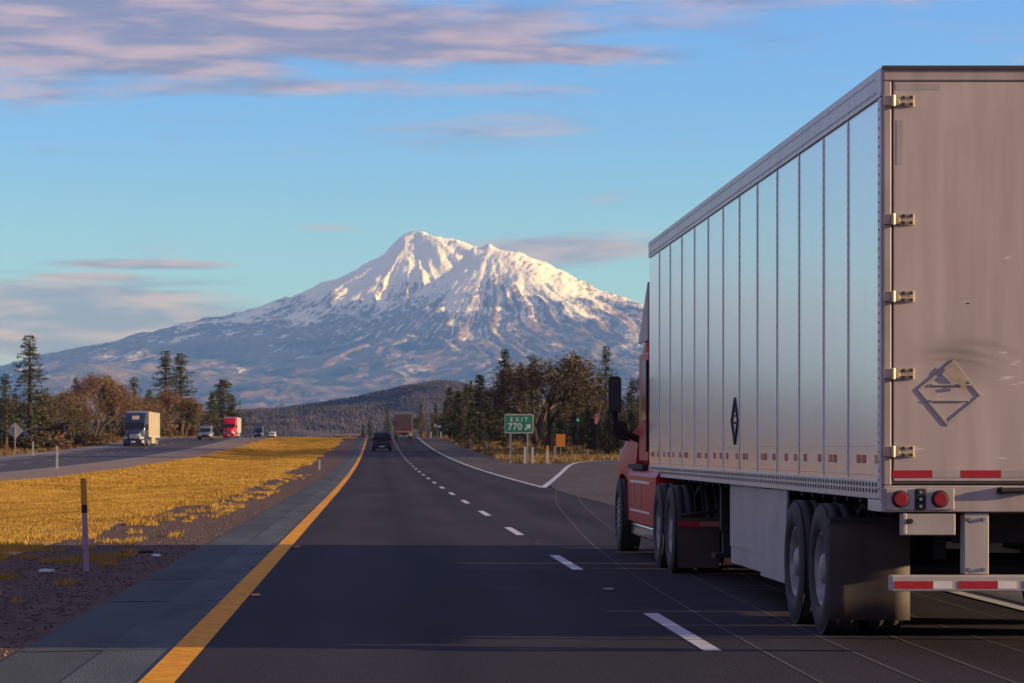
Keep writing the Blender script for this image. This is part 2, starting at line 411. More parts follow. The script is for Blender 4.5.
def stones(n):
    y = 15+75*rs.random(n)**1.6; x = -2.6-rs.random(n)*3.2
    r = .005+.018*rs.random(n)**3; z = vgnd(x, y)
    D = np.array([(1,0,0),(-1,0,0),(0,1,0),(0,-1,0),(0,0,.8),(0,0,-.4)])
    V = np.stack([x,y,z], 1)[:,None,:]+D[None]*r[:,None,None]*(.6+.8*rs.random((n,6,1)))
    f = np.array([(0,2,4),(2,1,4),(1,3,4),(3,0,4),(2,0,5),(1,2,5),(3,1,5),(0,3,5)])
    return V.reshape(-1,3), (np.arange(n)[:,None,None]*6+f[None]).reshape(-1,3)
V, Fc = stones(16000); kind(new_obj('gravel', np_mesh('gravel', V, Fc, M['stone'])), 'stuff')
def blades(n, xr, yr, pw, h0, h1, edge=None, wk=.0009, dens=None):
    y = yr[0]+(yr[1]-yr[0])*rs.random(n)**pw; x = xr[0]+(xr[1]-xr[0])*rs.random(n)
    if edge is not None:
        keep = edge(x, y); x = x[keep]; y = y[keep]; n = len(x)
    nz = vnoise(x*.7, y*.35)*.6+vnoise(x*2.3, y*1.2, 3)*.4
    h = (h0+(h1-h0)*rs.random(n))*(.55+.9*nz); wd = .006+wk*y*.5
    a = rs.random(n)*np.pi; z = vgnd(x, y)-.01
    dx = np.cos(a)*wd; dy = np.sin(a)*wd; lx = rs.normal(0, .35, n)*h; ly = rs.normal(0, .35, n)*h
    V = np.stack([np.stack([x-dx,y-dy,z],1), np.stack([x+dx,y+dy,z],1), np.stack([x+lx,y+ly,z+h],1)], 1).reshape(-1,3)
    return V, np.arange(3*n).reshape(-1,3)
gm = bpy.data.materials.new('dry_grass'); gm.use_nodes = True; gt = gm.node_tree; gb = gt.nodes['Principled BSDF']; gb.inputs['Roughness'].default_value = .7
tc = N(gt, 'ShaderNodeTexCoord'); mp = N(gt, 'ShaderNodeMapping'); mp.inputs['Scale'].default_value = (1.,.35,1); n1 = N(gt, 'ShaderNodeTexNoise'); n1.inputs['Scale'].default_value = .45; n1.inputs['Detail'].default_value = 7
n1.inputs['Roughness'].default_value = .72
gt.links.new(tc.outputs['Object'], mp.inputs[0]); gt.links.new(mp.outputs[0], n1.inputs['Vector'])
rp = N(gt, 'ShaderNodeValToRGB'); e = rp.color_ramp.elements; e[0].position = .3; e[0].color = (.2,.11,.014,1); e[1].position = .72; e[1].color = (.54,.35,.065,1)
k_ = e.new(.5); k_.color = (.4,.235,.032,1)
gt.links.new(n1.outputs['Fac'], rp.inputs['Fac']); gt.links.new(rp.outputs['Color'], gb.inputs['Base Color'])
tr = N(gt, 'ShaderNodeBsdfTranslucent'); mx = N(gt, 'ShaderNodeMixShader'); mx.inputs[0].default_value = .42
gt.links.new(rp.outputs['Color'], tr.inputs['Color']); gt.links.new(gb.outputs[0], mx.inputs[1]); gt.links.new(tr.outputs[0], mx.inputs[2]); gt.links.new(mx.outputs[0], gt.nodes['Material Output'].inputs['Surface'])
M['grass'] = gm
edge_l = lambda x, y: (x < -4.75+.4*(vnoise(x*0+3, y*.16)-.5)*2+.45*(vnoise(x*2, y*1.1, 2)-.5)) & (x > -15.4+1.2*(vnoise(x*0+9, y*.1)-.5))
Vs = [blades(380000, (-16,-4), (26,110), 1.3, .015, .05, edge_l, .0004), blades(240000, (-16,-4), (100,420), 1.2, .03, .10, edge_l, .0006), blades(40000, (-16,-4), (400,640), 1., .05, .15, edge_l)]
V = np.concatenate([v for v, _ in Vs]); kind(new_obj('dry_grass', np_mesh('dry_grass', V, np.arange(len(V)).reshape(-1,3), gm)), 'stuff')
# dry grass in the gore and along the far verges
def gore(x, y):
    lx = 9.75+.25*vnoise(x*0+1, y*.3); rx = np.interp(y, [182,196,204,212,260,420], [13.4,15.6,19,34,70,90]); return (x > lx) & (x < rx) & (y > 181+2*vnoise(x*.5, y*0))
tuft = lambda x, y: vnoise(x*2.4, y*.9, 5) > .8-.12*np.clip((-3.3-x)/1.5, 0, 1)
Vt_, Ft_ = blades(60000, (-5.6,-3.2), (24,130), 1.2, .03, .11, tuft, .0005); kind(new_obj('verge_weeds', np_mesh('verge_weeds', Vt_, Ft_, gm)), 'stuff')
Vs = [blades(60000, (9.5,40), (180,420), 1.5, .1, .4, gore, .0008), blades(40000, (-60,-33.5), (120,620), 1., .1, .5, None, .0009), blades(30000, (25,70), (40,200), 1., .1, .4, lambda x, y: x > np.interp(y, [40,94,132,165,186,200], [13.5,14.6,17.5,21.5,29,60]), .0009)]
V = np.concatenate([v for v, _ in Vs]); gv = gm.copy(); gv.name = 'dull_grass'
for e_, c_ in zip([n for n in gv.node_tree.nodes if n.type == 'VALTORGB'][0].color_ramp.elements, ((.09,.06,.022,1),(.16,.105,.035,1),(.27,.18,.065,1))): e_.color = c_
kind(new_obj('verge_grass', np_mesh('verge_grass', V, np.arange(len(V)).reshape(-1,3), gv)), 'stuff')
# ------------------------------------------------------------------ the snow mountain (height field, real distance and size)
def perlin(x, y, s=0):
    xi = np.floor(x).astype(np.int64); yi = np.floor(y).astype(np.int64); fx = x-xi; fy = y-yi
    u = fx*fx*fx*(fx*(fx*6-15)+10); v = fy*fy*fy*(fy*(fy*6-15)+10)
    def g(ix, iy, dx, dy):
        h = (ix*374761393+iy*668265263+s*982451653) & 0x7fffffff
        h = ((h ^ (h >> 13))*1274126177) & 0x7fffffff; h = h ^ (h >> 16)
        a = (h & 0xffff)/65536.*2*np.pi
        return np.cos(a)*dx+np.sin(a)*dy
    a = g(xi,yi,fx,fy); b = g(xi+1,yi,fx-1,fy); c = g(xi,yi+1,fx,fy-1); d = g(xi+1,yi+1,fx-1,fy-1)
    return (a+(b-a)*u+(c-a)*v+(a-b-c+d)*u*v)*1.5
def fbm(x, y, o, s=0, lac=2.03, g=.5):
    t = 0; a = 1.; f = 1.
    for i in range(o): t = t+a*perlin(x*f+i*17.3, y*f-i*9.1, s+i); a *= g; f *= lac
    return t
def ridged(x, y, o, s=0, g=.55):
    t = 0; a = 1.; f = 1.; n = 0
    for i in range(o): t = t+a*(1-np.abs(perlin(x*f+i*13.7, y*f+i*5.3, s+i))*1.7); n += a; a *= g; f *= 2.07
    return t/n
D0 = 35500.; MP = D0/F                                    # metres per photo pixel at the mountain
def prof(r, pts):
    rr = [p[0]*MP for p in pts]; hh = [p[1]*MP for p in pts]
    return np.interp(r, rr, hh)
def soft(r, pts, k=9):
    return prof(r, pts)
LEFT = [(0,223),(13,217),(27,199),(40,192),(60,180),(82,171),(124,153),(187,133),(217,128),(267,116),(312,104),(347,98),(400,82),(480,62),(650,32),(900,8),(1300,0)]
RIGHT = [(0,223),(9,219),(22,217),(40,213),(57,204),(75,192),(107,172),(150,155),(200,136),(260,116),(340,92),(450,66),(650,34),(900,8),(1300,0)]
FRONT = [(0,223),(20,204),(45,180),(80,150),(130,122),(200,94),(300,68),(450,46),(650,28),(900,10),(1300,0)]
S2P = [(0,205),(7,200),(14,198),(34,190),(53,185),(76,170),(97,157),(125,147),(156,139),(200,126),(250,110),(330,86),(450,60),(650,30),(900,8),(1300,0)]
S2L = [(0,205),(8,199),(16,198),(30,184),(60,160),(110,128),(170,104),(260,78),(450,46),(650,26),(900,8),(1300,0)]
S2F = [(0,205),(10,196),(25,184),(50,160),(90,132),(150,106),(230,84),(340,62),(450,46),(650,28),(900,8),(1300,0)]
def cone(X, Y, cx, cy, PL, PR, PF, seed, gk, sf):
    dx = X-cx; dy = Y-cy; r = np.hypot(dx, dy)+1e-6; th = np.arctan2(dy, dx); r = np.sqrt(r*r+sf**2)-sf+1e-6
    wx = fbm(X/2600, Y/2600, 4, seed+50)
    r2 = r*(1+.05*fbm(X/3800, Y/3800, 3, seed+60)*np.clip(r/2500, 0, 1))
    c = dx/r; wl = np.clip(-c, 0, 1)**2; wr = np.clip(c, 0, 1)**2; wf = 1-wl-wr
    h = wl*prof(r2, PL)+wr*prof(r2, PR)+wf*prof(r2, PF)
    tw = th+.16*wx*np.clip(r/1500, .15, 1.)
    # gullies and ribs that run down the slope
    g = .62*(ridged(tw*gk/2., r/4200., 4, seed)-.5)+.45*(ridged(tw*gk*1.9, r/2100., 4, seed+9)-.5)
    amp = (185*np.clip(r/1400, 0.04, 1)*np.exp(-r/6500.)+18)
    return h+(g+.04)*amp
nx_, ny_ = 760, 560
xs = np.linspace(-9500, 9500, nx_); t = np.linspace(0, 1, ny_); ys = 17000+(41500-17000)*(1-(1-t)**1.35)
X, Y = np.meshgrid(xs, ys)
H1 = cone(X, Y, (417-VX)*MP, 36600., LEFT, RIGHT, FRONT, 3, 8., 80.)
H2 = cone(X, Y, (490-VX)*MP*.97, 34600., S2L, S2P, S2F, 21, 11., 15.)*.975
kq = 28.
H = kq*np.logaddexp(H1/kq, H2/kq)
low = np.clip(1-H/1900., 0, 1)
H = H+low*(64*fbm(X/1500, Y/1100, 6, 77)+60*(ridged(X/2600+3, Y/2200, 5, 91)-.5))*np.clip(H/250, 0, 1)
H = H+(1-low)*(42*fbm(X/420, Y/420, 5, 31)+40*(ridged(X/1100, Y/900, 4, 33)-.5)*np.clip((2500-H)/900, 0, 1))
# small spur hills on the left flank
for px, dd, hh, wd in ((88,31500,190,620),(45,31000,170,700),(200,30500,130,500),(262,29000,120,520),(150,27500,90,700)):
    H = H+hh*np.exp(-(((X-(px-VX)*dd/F)/wd)**2+((Y-dd)/900.)**2))
H = np.maximum(H-8, -25.)
gyv, gxv = np.gradient(H, ys, xs); slope = np.hypot(gxv, gyv)
lap = np.gradient(np.gradient(H, ys, axis=0), ys, axis=0)+np.gradient(np.gradient(H, xs, axis=1), xs, axis=1)
nz = fbm(X/700, Y/700, 5, 41); nf = fbm(X/170, Y/170, 3, 43)
snow = (H-1400-420*nz)/800.+np.clip(lap*13, -.35, .4)-np.clip((slope-.62)*1.5, 0, .55)+.12*nf+.16*np.clip((H-2100)/500, 0, 1)
pat = (nz*.9+nf*.25+np.clip(lap*14, -.3, .4)-(1500-H)/1500.*.5)        # wind-blown dust of snow lower down
snow = np.clip(np.maximum(snow, np.clip(pat-.2, 0, .34)*np.clip((H-450)/500, 0, 1)), 0, 1)
wood = np.clip(fbm(X/900+5, Y/700, 5, 61)*1.3+.45-np.clip((H-900)/900, 0, 1.2), 0, 1)
V = np.stack([X, Y, H], -1).reshape(-1, 3)
idx = np.arange(nx_*ny_).reshape(ny_, nx_)
Fc = np.stack([idx[:-1,:-1], idx[:-1,1:], idx[1:,1:], idx[1:,:-1]], -1).reshape(-1, 4)
mm = bpy.data.materials.new('mountain_rock_snow'); mm.use_nodes = True; mt = mm.node_tree; mbs = mt.nodes['Principled BSDF']
mbs.inputs['Roughness'].default_value = .85; mbs.inputs['Specular IOR Level'].default_value = .15
at = N(mt, 'ShaderNodeAttribute', attribute_name='snow'); aw = N(mt, 'ShaderNodeAttribute', attribute_name='wood')
tc = N(mt, 'ShaderNodeTexCoord'); nn = N(mt, 'ShaderNodeTexNoise'); nn.inputs['Scale'].default_value = .008; nn.inputs['Detail'].default_value = 12; nn.inputs['Roughness'].default_value = .65
mt.links.new(tc.outputs['Object'], nn.inputs['Vector'])
rk = N(mt, 'ShaderNodeValToRGB'); rk.color_ramp.elements[0].position = .3; rk.color_ramp.elements[1].position = .75
rk.color_ramp.elements[0].color = (.085,.058,.052,1); rk.color_ramp.elements[1].color = (.28,.205,.19,1); mt.links.new(nn.outputs['Fac'], rk.inputs['Fac'])
m1 = N(mt, 'ShaderNodeMix', data_type='RGBA'); mt.links.new(aw.outputs['Fac'], m1.inputs[0]); mt.links.new(rk.outputs['Color'], m1.inputs[6]); m1.inputs[7].default_value = (.035,.04,.032,1)
ad = N(mt, 'ShaderNodeMath', operation='ADD'); ms = N(mt, 'ShaderNodeMath', operation='MULTIPLY_ADD'); ms.inputs[1].default_value = 1.; ms.inputs[2].default_value = -.5
mt.links.new(nn.outputs['Fac'], ms.inputs[0]); mt.links.new(at.outputs['Fac'], ad.inputs[0]); mt.links.new(ms.outputs[0], ad.inputs[1])
sm = N(mt, 'ShaderNodeMapRange', interpolation_type='SMOOTHSTEP'); sm.inputs[1].default_value = .16; sm.inputs[2].default_value = .6; mt.links.new(ad.outputs[0], sm.inputs[0])
m2 = N(mt, 'ShaderNodeMix', data_type='RGBA'); mt.links.new(sm.outputs[0], m2.inputs[0]); mt.links.new(m1.outputs[2], m2.inputs[6]); m2.inputs[7].default_value = (.8,.8,.82,1)
mt.links.new(m2.outputs[2], mbs.inputs['Base Color'])
bp = N(mt, 'ShaderNodeBump'); bp.inputs['Strength'].default_value = .6; bp.inputs['Distance'].default_value = 60; mt.links.new(nn.outputs['Fac'], bp.inputs['Height']); mt.links.new(bp.outputs[0], mbs.inputs['Normal'])
me = np_mesh('mountain', V, Fc, mm, smooth=True)
for nm, arr in (('snow', snow), ('wood', wood)):
    a = me.attributes.new(nm, 'FLOAT', 'POINT'); a.data.foreach_set('value', arr.astype(np.float32).ravel())
kind(new_obj('mountain', me), 'structure')

# ------------------------------------------------------------------ wooded hill in the middle distance
HS = 2.6
hd = 2600.*HS
sil = [(-200,437),(0,432),(120,424),(200,416),(245,411),(290,407),(330,402),(360,396),(385,391),(410,385),(435,381),(455,381),(475,386),(500,397),(540,412),(600,424),(700,434),(900,440)]
sx = np.array([PX(p, hd) for p, _ in sil]); sz = np.array([PZ(q, hd) for _, q in sil])
hx = np.linspace(-700*HS, 700*HS, 220); hy = np.linspace(1500*HS, 3800*HS, 120)
X, Y = np.meshgrid(hx, hy)
ridge_y = HS*(2600+120*np.sin(X/HS/230.))
top = np.interp(X, sx, sz)-7.+5.*fbm(X/60/HS, Y/400/HS, 3, 5)
t = np.clip(1-np.abs(Y-ridge_y)/np.where(Y < ridge_y, 1050.*HS, 1000.*HS), 0, 1)
HH = -30+(top+30)*(t*t*(3-2*t))**.8+24*fbm(X/140/HS, Y/160/HS, 5, 8)*t*(1-t)*3
V = np.stack([X, Y, HH], -1).reshape(-1, 3); idx = np.arange(X.size).reshape(X.shape)
Fc = np.stack([idx[:-1,:-1], idx[:-1,1:], idx[1:,1:], idx[1:,:-1]], -1).reshape(-1, 4)
M['hill'] = mat('hill_soil', (.035,.026,.022), .95, vscale=.008, col2=(.1,.06,.045))
kind(new_obj('hill', np_mesh('hill', V, Fc, M['hill'], smooth=True)), 'structure')
n = 60000
tx = rs.uniform(-220, 200, n)*HS; ty = rs.uniform(1510, 2740, n)*HS
clear = fbm(tx/70/HS, ty/130/HS, 4, 12); keep = clear > -.95+.35*rs.random(n); tx = tx[keep]; ty = ty[keep]; n = len(tx)
ix = np.clip(((tx/HS+700)/1400*219), 0, 218.99); iy = np.clip((ty/HS-1500)/2300*119, 0, 118.99); i0 = ix.astype(int); j0 = iy.astype(int); fx = ix-i0; fy = iy-j0
tz = (HH[j0,i0]*(1-fx)+HH[j0,i0+1]*fx)*(1-fy)+(HH[j0+1,i0]*(1-fx)+HH[j0+1,i0+1]*fx)*fy
hgt = 4+5.5*rs.random(n)**2; rad = hgt*(.2+.16*rs.random(n))
RN = 6; ang = np.arange(RN)*2*np.pi/RN
V = []; Fc = []
rings = [(.0,.55),(.18,1.),(.55,.62),(.8,.3)]
Vt = np.zeros((n, RN*4+1, 3), np.float32)
for k, (zz, rr) in enumerate(rings):
    jr = rr*(.65+.7*rs.random((n, RN))); Vt[:, k*RN:(k+1)*RN, 0] = tx[:,None]+rad[:,None]*jr*np.cos(ang); Vt[:, k*RN:(k+1)*RN, 1] = ty[:,None]+rad[:,None]*jr*np.sin(ang)
    Vt[:, k*RN:(k+1)*RN, 2] = tz[:,None]-.4+hgt[:,None]*(zz+.06*rs.random((n, RN)))
Vt[:, -1] = np.stack([tx, ty, tz+hgt], 1)
f = []
for k in range(3):
    for i in range(RN):
        j = (i+1) % RN; f += [(k*RN+i, k*RN+j, (k+1)*RN+j), (k*RN+i, (k+1)*RN+j, (k+1)*RN+i)]
for i in range(RN): f.append((3*RN+i, 3*RN+(i+1) % RN, 4*RN))
Fc = (np.arange(n)[:,None,None]*(RN*4+1)+np.array(f)[None]).reshape(-1,3)
M['wood_far'] = mat('far_wood', (.022,.021,.016), .9, vscale=.006, col2=(.06,.042,.03))
kind(new_obj('hillside_wood', np_mesh('hillside_wood', Vt.reshape(-1,3), Fc, M['wood_far'])), 'stuff')
# ------------------------------------------------------------------ trees
def tri_cloud(centers, k, size, flat=.6, rs_=None, aspect=2.6):
    """k small leaf-shaped triangles round each centre"""
    c = np.repeat(np.asarray(centers, float), k, 0); n = len(c)
    c = c+rs_.normal(0, 1, (n,3))*size[0]*np.array([1,1,flat])
    d = rs_.normal(0, 1, (n,3)); d[:,2] *= .6; d /= np.linalg.norm(d, axis=1)[:,None]
    e = np.cross(d, rs_.normal(0, 1, (n,3))); e /= np.linalg.norm(e, axis=1)[:,None]
    s = size[1]*(.5+rs_.random(n))[:,None]
    V = np.stack([c-d*s*.5-e*s/aspect*.5, c-d*s*.5+e*s/aspect*.5, c+d*s*.6], 1)
    return V.reshape(-1,3)
def conifer_mesh(seed, H=14., rad=2.3, base=.18, sparse=.0, mat_='needle', pointy=.85, k=9):
    g = np.random.default_rng(seed); cs = []; mb = MB()
    mb.tube((0,0,-.3), (0,0,H*.55), H*.016+.05, H*.011, 7); mb.tube((0,0,H*.55), (g.normal(0,.05),0,H*.985), H*.011, .02, 6)
    z = H*base; lean = g.uniform(0, 6.28)
    while z < H*.98:
        t = (z/H-base)/(1-base)
        Rz = rad*((1-t)**pointy)*(.35+.65*min(1, t/.16))*g.uniform(.72, 1.12)+.05
        nb = int(g.integers(4, 7))
        a0 = g.uniform(0, 6.28)
        for b in range(nb):
            if g.random() < sparse: continue
            a = a0+6.283*b/nb+g.normal(0,.3); L = Rz*g.uniform(.55, 1.12)*(1+.12*math.cos(a-lean)); up = .25*(t-.35)+g.normal(0,.07)
            dr = np.array([math.cos(a), math.sin(a), up])
            if L > .5: mb.tube((0,0,z), tuple(np.array([0,0,z])+dr*L*.92), .012*H/14+.015, .008, 4)
            m = max(1 if L < .4 else 2, int(L/.33))
            for i in range(m):
                q = (i+.9)/m
                if q < .3 and L > 1: continue
                cs.append(np.array([0,0,z])+dr*L*q+g.normal(0,.07,3)+np.array([0,0,-.05*L*q*q]))
        z += H*g.uniform(.021, .036)
    V = tri_cloud(cs, k, (.14, .30), .5, g)
    cr = np_mesh('crown', V, np.arange(len(V)).reshape(-1,3), M[mat_])
    tk = mb.mesh('trunk'); tk.materials.append(M['bark']); return tk, cr
def oak_mesh(seed, H=9., spread=.55, leafm='rust_leaf', leaf=5, stems=1, depth=5, low=.22):
    g = np.random.default_rng(seed); mb = MB(); tips = []
    def grow(p, d, L, r, lev):
        q = p
        n = 2
        for i in range(n):
            d = d+g.normal(0,.10,3)+np.array([0,0,.05]); d = d/np.linalg.norm(d)
            e = q+d*L/n; mb.tube(tuple(q), tuple(e), r*(1-.25*i), r*(1-.25*(i+1)), 5 if lev < 2 else 3); q = e
            if lev >= 2: tips.append(q+g.normal(0,.1,3))
        if lev >= depth: tips.append(q); return
        for j in range(3 if lev < 4 else 2):
            a = g.uniform(0, 6.28); s = spread*g.uniform(.6, 1.35)
            u = np.cross(d, [math.cos(a), math.sin(a), .3]); u /= np.linalg.norm(u)
            grow(q, d*math.cos(s)+u*math.sin(s), L*g.uniform(.66, .84), r*.6, lev+1)
    for s in range(stems):
        d = np.array([g.normal(0,.28), g.normal(0,.28), 1.]) if stems > 1 else np.array([0,0,1.]); d /= np.linalg.norm(d)
        grow(np.array([g.normal(0,.3)*(stems>1), g.normal(0,.3)*(stems>1), -.2]), d, H*low, H*.016+.03, 0)
    tips = np.array(tips)
    f = H/max(1e-3, np.percentile(tips[:,2], 99.5))
    V = tri_cloud(tips, leaf, (.26, .17), .8, g, 3.)*f
    cr = np_mesh('crown', V, np.arange(len(V)).reshape(-1,3), M[leafm])
    tk = MB(); tk.v = [tuple(np.array(v)*f) for v in mb.v]; tk.f = mb.f; tk = tk.mesh('trunk'); tk.materials.append(M['twig']); return tk, cr
def bush_mesh(seed, leafm='brush', k=7):
    g = np.random.default_rng(seed); mb = MB(); cs = []
    for i in range(26):
        a = g.uniform(0, 6.28); s = g.uniform(.1, 1.1); p = np.array([g.normal(0,.12), g.normal(0,.12), -.05]); d = np.array([math.cos(a)*math.sin(s), math.sin(a)*math.sin(s), math.cos(s)])
        L = g.uniform(.6, 1.05); mb.tube(tuple(p), tuple(p+d*L), .018, .006, 3)
        for q in np.linspace(.3, 1, 6): cs.append(p+d*L*q+g.normal(0,.07,3))
    V = tri_cloud(cs, k, (.07, .16), .8, g)
    cr = np_mesh('crown', V, np.arange(len(V)).reshape(-1,3), M[leafm]); tk = mb.mesh('stems'); tk.materials.append(M['twig']); return tk, cr
KIND = {
 'pine': [(conifer_mesh(s, 14, 2.6, .2, .1, pointy=.75), 14., 'pine_tree', 'pine') for s in (1,2)],
 'slim': [(conifer_mesh(s, 14, 2.3, .1, .05, pointy=.8), 14., 'pine_tree', 'pine') for s in (3,4)],
 'broad': [(conifer_mesh(s, 11, 3.2, .08, .05, pointy=.75, k=12), 11., 'fir_tree', 'conifer') for s in (5,6)],
 'far': [(conifer_mesh(s, 12, 2.2, .06, .02, 'needle_far', .85), 12., 'fir_tree', 'conifer') for s in (7,8,9)],
 'oak': [(oak_mesh(s, 9., .5, 'rust_leaf', 4, 3), 9., 'oak_tree', 'tree') for s in (11,12)],
 'olive': [(oak_mesh(s, 9., .46, 'olive_leaf', 6, 2), 9., 'oak_tree', 'tree') for s in (13,14)],
 'brush': [(bush_mesh(s), 1., 'roadside_bush', 'bush') for s in (21,22)],
 'scrub': [(bush_mesh(s, 'olive_leaf'), 1., 'roadside_bush', 'bush') for s in (23,)],
}
cnt = {}
def tree(kd, px, top, d, label, group=None, wide=1., X=None, h=None):
    i = cnt.get(kd, 0); cnt[kd] = i+1
    (tk, cr), H0, nm, cat = KIND[kd][i % len(KIND[kd])]
    x = PX(px, d) if X is None else X; z = gnd(x, d)-.05; hh = (PZ(top, d)-z) if h is None else h
    s = hh/H0; r = empty(nm, (x, d, z), label, cat, group, random.uniform(0, 6.28))
    r.scale = (s*wide, s*wide, s)
    new_obj(tk.name.split('.')[0], tk, r); new_obj('crown', cr, r); return r
# left of the oncoming road
tree('pine', 30, 334, 305, 'tallest bare-trunked pine behind the diamond sign, open layered crown', wide=1.5)
tree('pine', 6, 372, 300, 'dark pine at the edge of the picture beside the tallest pine', wide=1.4)
tree('oak', 96, 376, 352, 'big rust brown oak behind the oncoming blue truck', wide=.95)
tree('oak', 72, 392, 345, 'rust brown oak between the tallest pine and the big oak', wide=.85)
tree('oak', 112, 394, 372, 'rust brown oak whose crown touches the roof of the oncoming blue truck', wide=.8)
tree('slim', 76, 375, 390, 'thin dark pine tip rising behind the big rust oak')
tree('broad', 107, 374, 420, 'round dark pine tip poking over the big rust oak', wide=1.2)
tree('slim', 134, 375, 418, 'narrow dark pine directly above the oncoming blue truck', wide=1.7)
tree('broad', 149, 389, 440, 'short dark conifer between the narrow pine and the twin pines')
tree('pine', 166, 350, 470, 'nearer of the twin tall pines, with brown oaks at its foot', wide=1.55)
tree('pine', 181, 351, 500, 'farther of the twin tall pines, with the rounder top', wide=1.65)
tree('oak', 170, 392, 445, 'rust oak under the twin tall pines', wide=.8)
tree('oak', 184, 398, 480, 'small rust oak beside the twin tall pines on the side of the red truck', wide=.75)
tree('slim', 194, 401, 540, 'small thin conifer standing between the twin pines and the bushy pine')
tree('broad', 223, 378, 600, 'bushy dark pine standing alone beyond the oncoming red truck', wide=1.85)
tree('broad', 212, 392, 590, 'lower dark conifer leaning against the bushy pine')
tree('broad', 232, 394, 620, 'dark conifer at the road end of the left tree row')
tree('olive', 50, 393, 330, 'olive green oak behind the tallest pine', wide=1.2)
tree('olive', 20, 398, 310, 'olive green oak in front of the dark edge pine', wide=1.3)
tree('broad', 44, 396, 335, 'green conifer at the foot of the tallest pine')
tree('broad', 15, 392, 318, 'green conifer between the edge pine and the tallest pine')
tree('olive', 58, 402, 345, 'olive oak squeezed between the tallest pine and the rust oaks')
tree('olive', 150, 398, 430, 'olive oak behind the trailer of the oncoming blue truck')
g_ = 'low trees filling the row along the oncoming road'
for px, top, d in ((64,404,360),(84,400,375),(124,398,400),(140,402,430),(158,404,450),(197,408,560),(204,410,575),(128,404,390),(34,404,325),(4,402,305)):
    tree(random.choice(['olive','oak','broad']), px, top, d, 'low tree in the mixed row along the oncoming road', g_, 1.2)
g_ = 'orange brush along the oncoming road'
rb = random.Random(4)
for i in range(46):
    d = rb.uniform(225, 560); tree('brush' if i % 3 else 'scrub', 0, 0, d, 'low orange brush on the far bank of the oncoming road', g_, rb.uniform(1.1, 1.7), X=-35.2-rb.uniform(0, 5+.01*d), h=rb.uniform(.8, 2.3))
tree('brush', 0, 0, 540, 'large rust brush mound on the bank behind the silver oncoming SUV', None, 1.5, X=-41., h=4.2)
tree('brush', 58, 438, 285, 'pale orange bush between the white marker posts', None, 1.6)
# between the road and the exit ramp
tree('far', 505, 347, 330, 'tallest pointed fir behind the green exit sign', wide=1.4)
tree('far', 521, 362, 345, 'pointed fir just beside the tallest one behind the exit sign', wide=1.3)
tree('slim', 533, 352, 350, 'slim pine above the corner of the exit sign where the oaks begin', wide=1.3)
tree('olive', 556, 358, 262, 'big bare olive oak behind the exit sign and the orange sign', wide=1.3)
tree('olive', 538, 366, 275, 'olive oak directly behind the exit sign', wide=1.1)
tree('slim', 576, 352, 330, 'pointed pine behind the orange sign', wide=1.5)
tree('pine', 606, 345, 400, 'lone tall pine with a see-through crown beside the black truck mirror', wide=1.15)
tree('broad', 588, 382, 300, 'dark conifer between the orange sign and the lone tall pine', wide=1.1)
tree('broad', 480, 373, 330, 'dark conifer at the shoulder of the dark grove, short of the tallest fir', wide=1.1)
tree('far', 466, 383, 360, 'smaller fir at the low end of the dark grove', wide=1.1)
tree('far', 471, 379, 380, 'pointed fir just behind the shoulder of the grove')
tree('far', 456, 392, 400, 'fir at the low end of the grove nearest the far white sign')
tree('far', 446, 398, 430, 'small fir beside the far white sign')
tree('far', 436, 401, 455, 'short fir behind the far white sign', wide=.9)
tree('slim', 421, 400, 520, 'thin fir standing apart beside the box truck ahead', wide=1.2)
tree('slim', 388, 406, 600, 'thin fir on the far side of the box truck ahead', wide=1.1)
tree('far', 370, 416, 640, 'small fir at the end of the road above the black SUV', wide=1.1)
tree('far', 363, 424, 640, 'tiny fir at the end of the road beside the yellow line')
tree('olive', 428, 414, 440, 'brownish oak next to the thin fir by the box truck')
tree('slim', 632, 376, 290, 'pine half hidden by the cab of the red truck', wide=1.2)
tree('broad', 622, 400, 280, 'dark conifer behind the truck mirror')
g_ = 'understory trees of the dark grove beside the exit ramp'
rb = random.Random(9)
for px in range(462, 660, 7):
    d = rb.uniform(265, 330) if px < 560 else rb.uniform(226, 300)
    top = rb.uniform(398, 418)
    tree(rb.choice(['far','broad','far','slim']), px, top, d, 'dark understory tree in the grove beside the exit ramp', g_, 1.35)
for px in range(450, 660, 9):
    tree(rb.choice(['far','broad']), px, rb.uniform(384, 404), rb.uniform(340, 420), 'dark understory tree in the grove beside the exit ramp', g_, 1.2)
g_ = 'low firs along the right verge ahead'
for px, top, d in ((432,420,520),(442,414,470),(450,410,450),(460,404,420),(428,425,560),(440,424,500)):
    tree('far', px, top, d, 'low fir in the strip beyond the far white sign', g_, 1.3)
g_ = 'trees on the hidden side of the ramp'
for i in range(14):
    tree(rb.choice(['far','broad','olive']), 0, 0, 218+rb.uniform(0, 70), 'dark tree on the slope behind the red truck', g_, 1.2, X=30+i*3.2+rb.uniform(-1,1), h=rb.uniform(7, 12))
# ------------------------------------------------------------------ the big truck on the right
RX, RY = 4.845, 18.2
truck = empty('semi_truck', (RX, RY, 0), 'red semi truck hauling a long dusty white box trailer in the next lane', 'truck')
def zpx(py): return CAMH+(HZ-py)/142.8
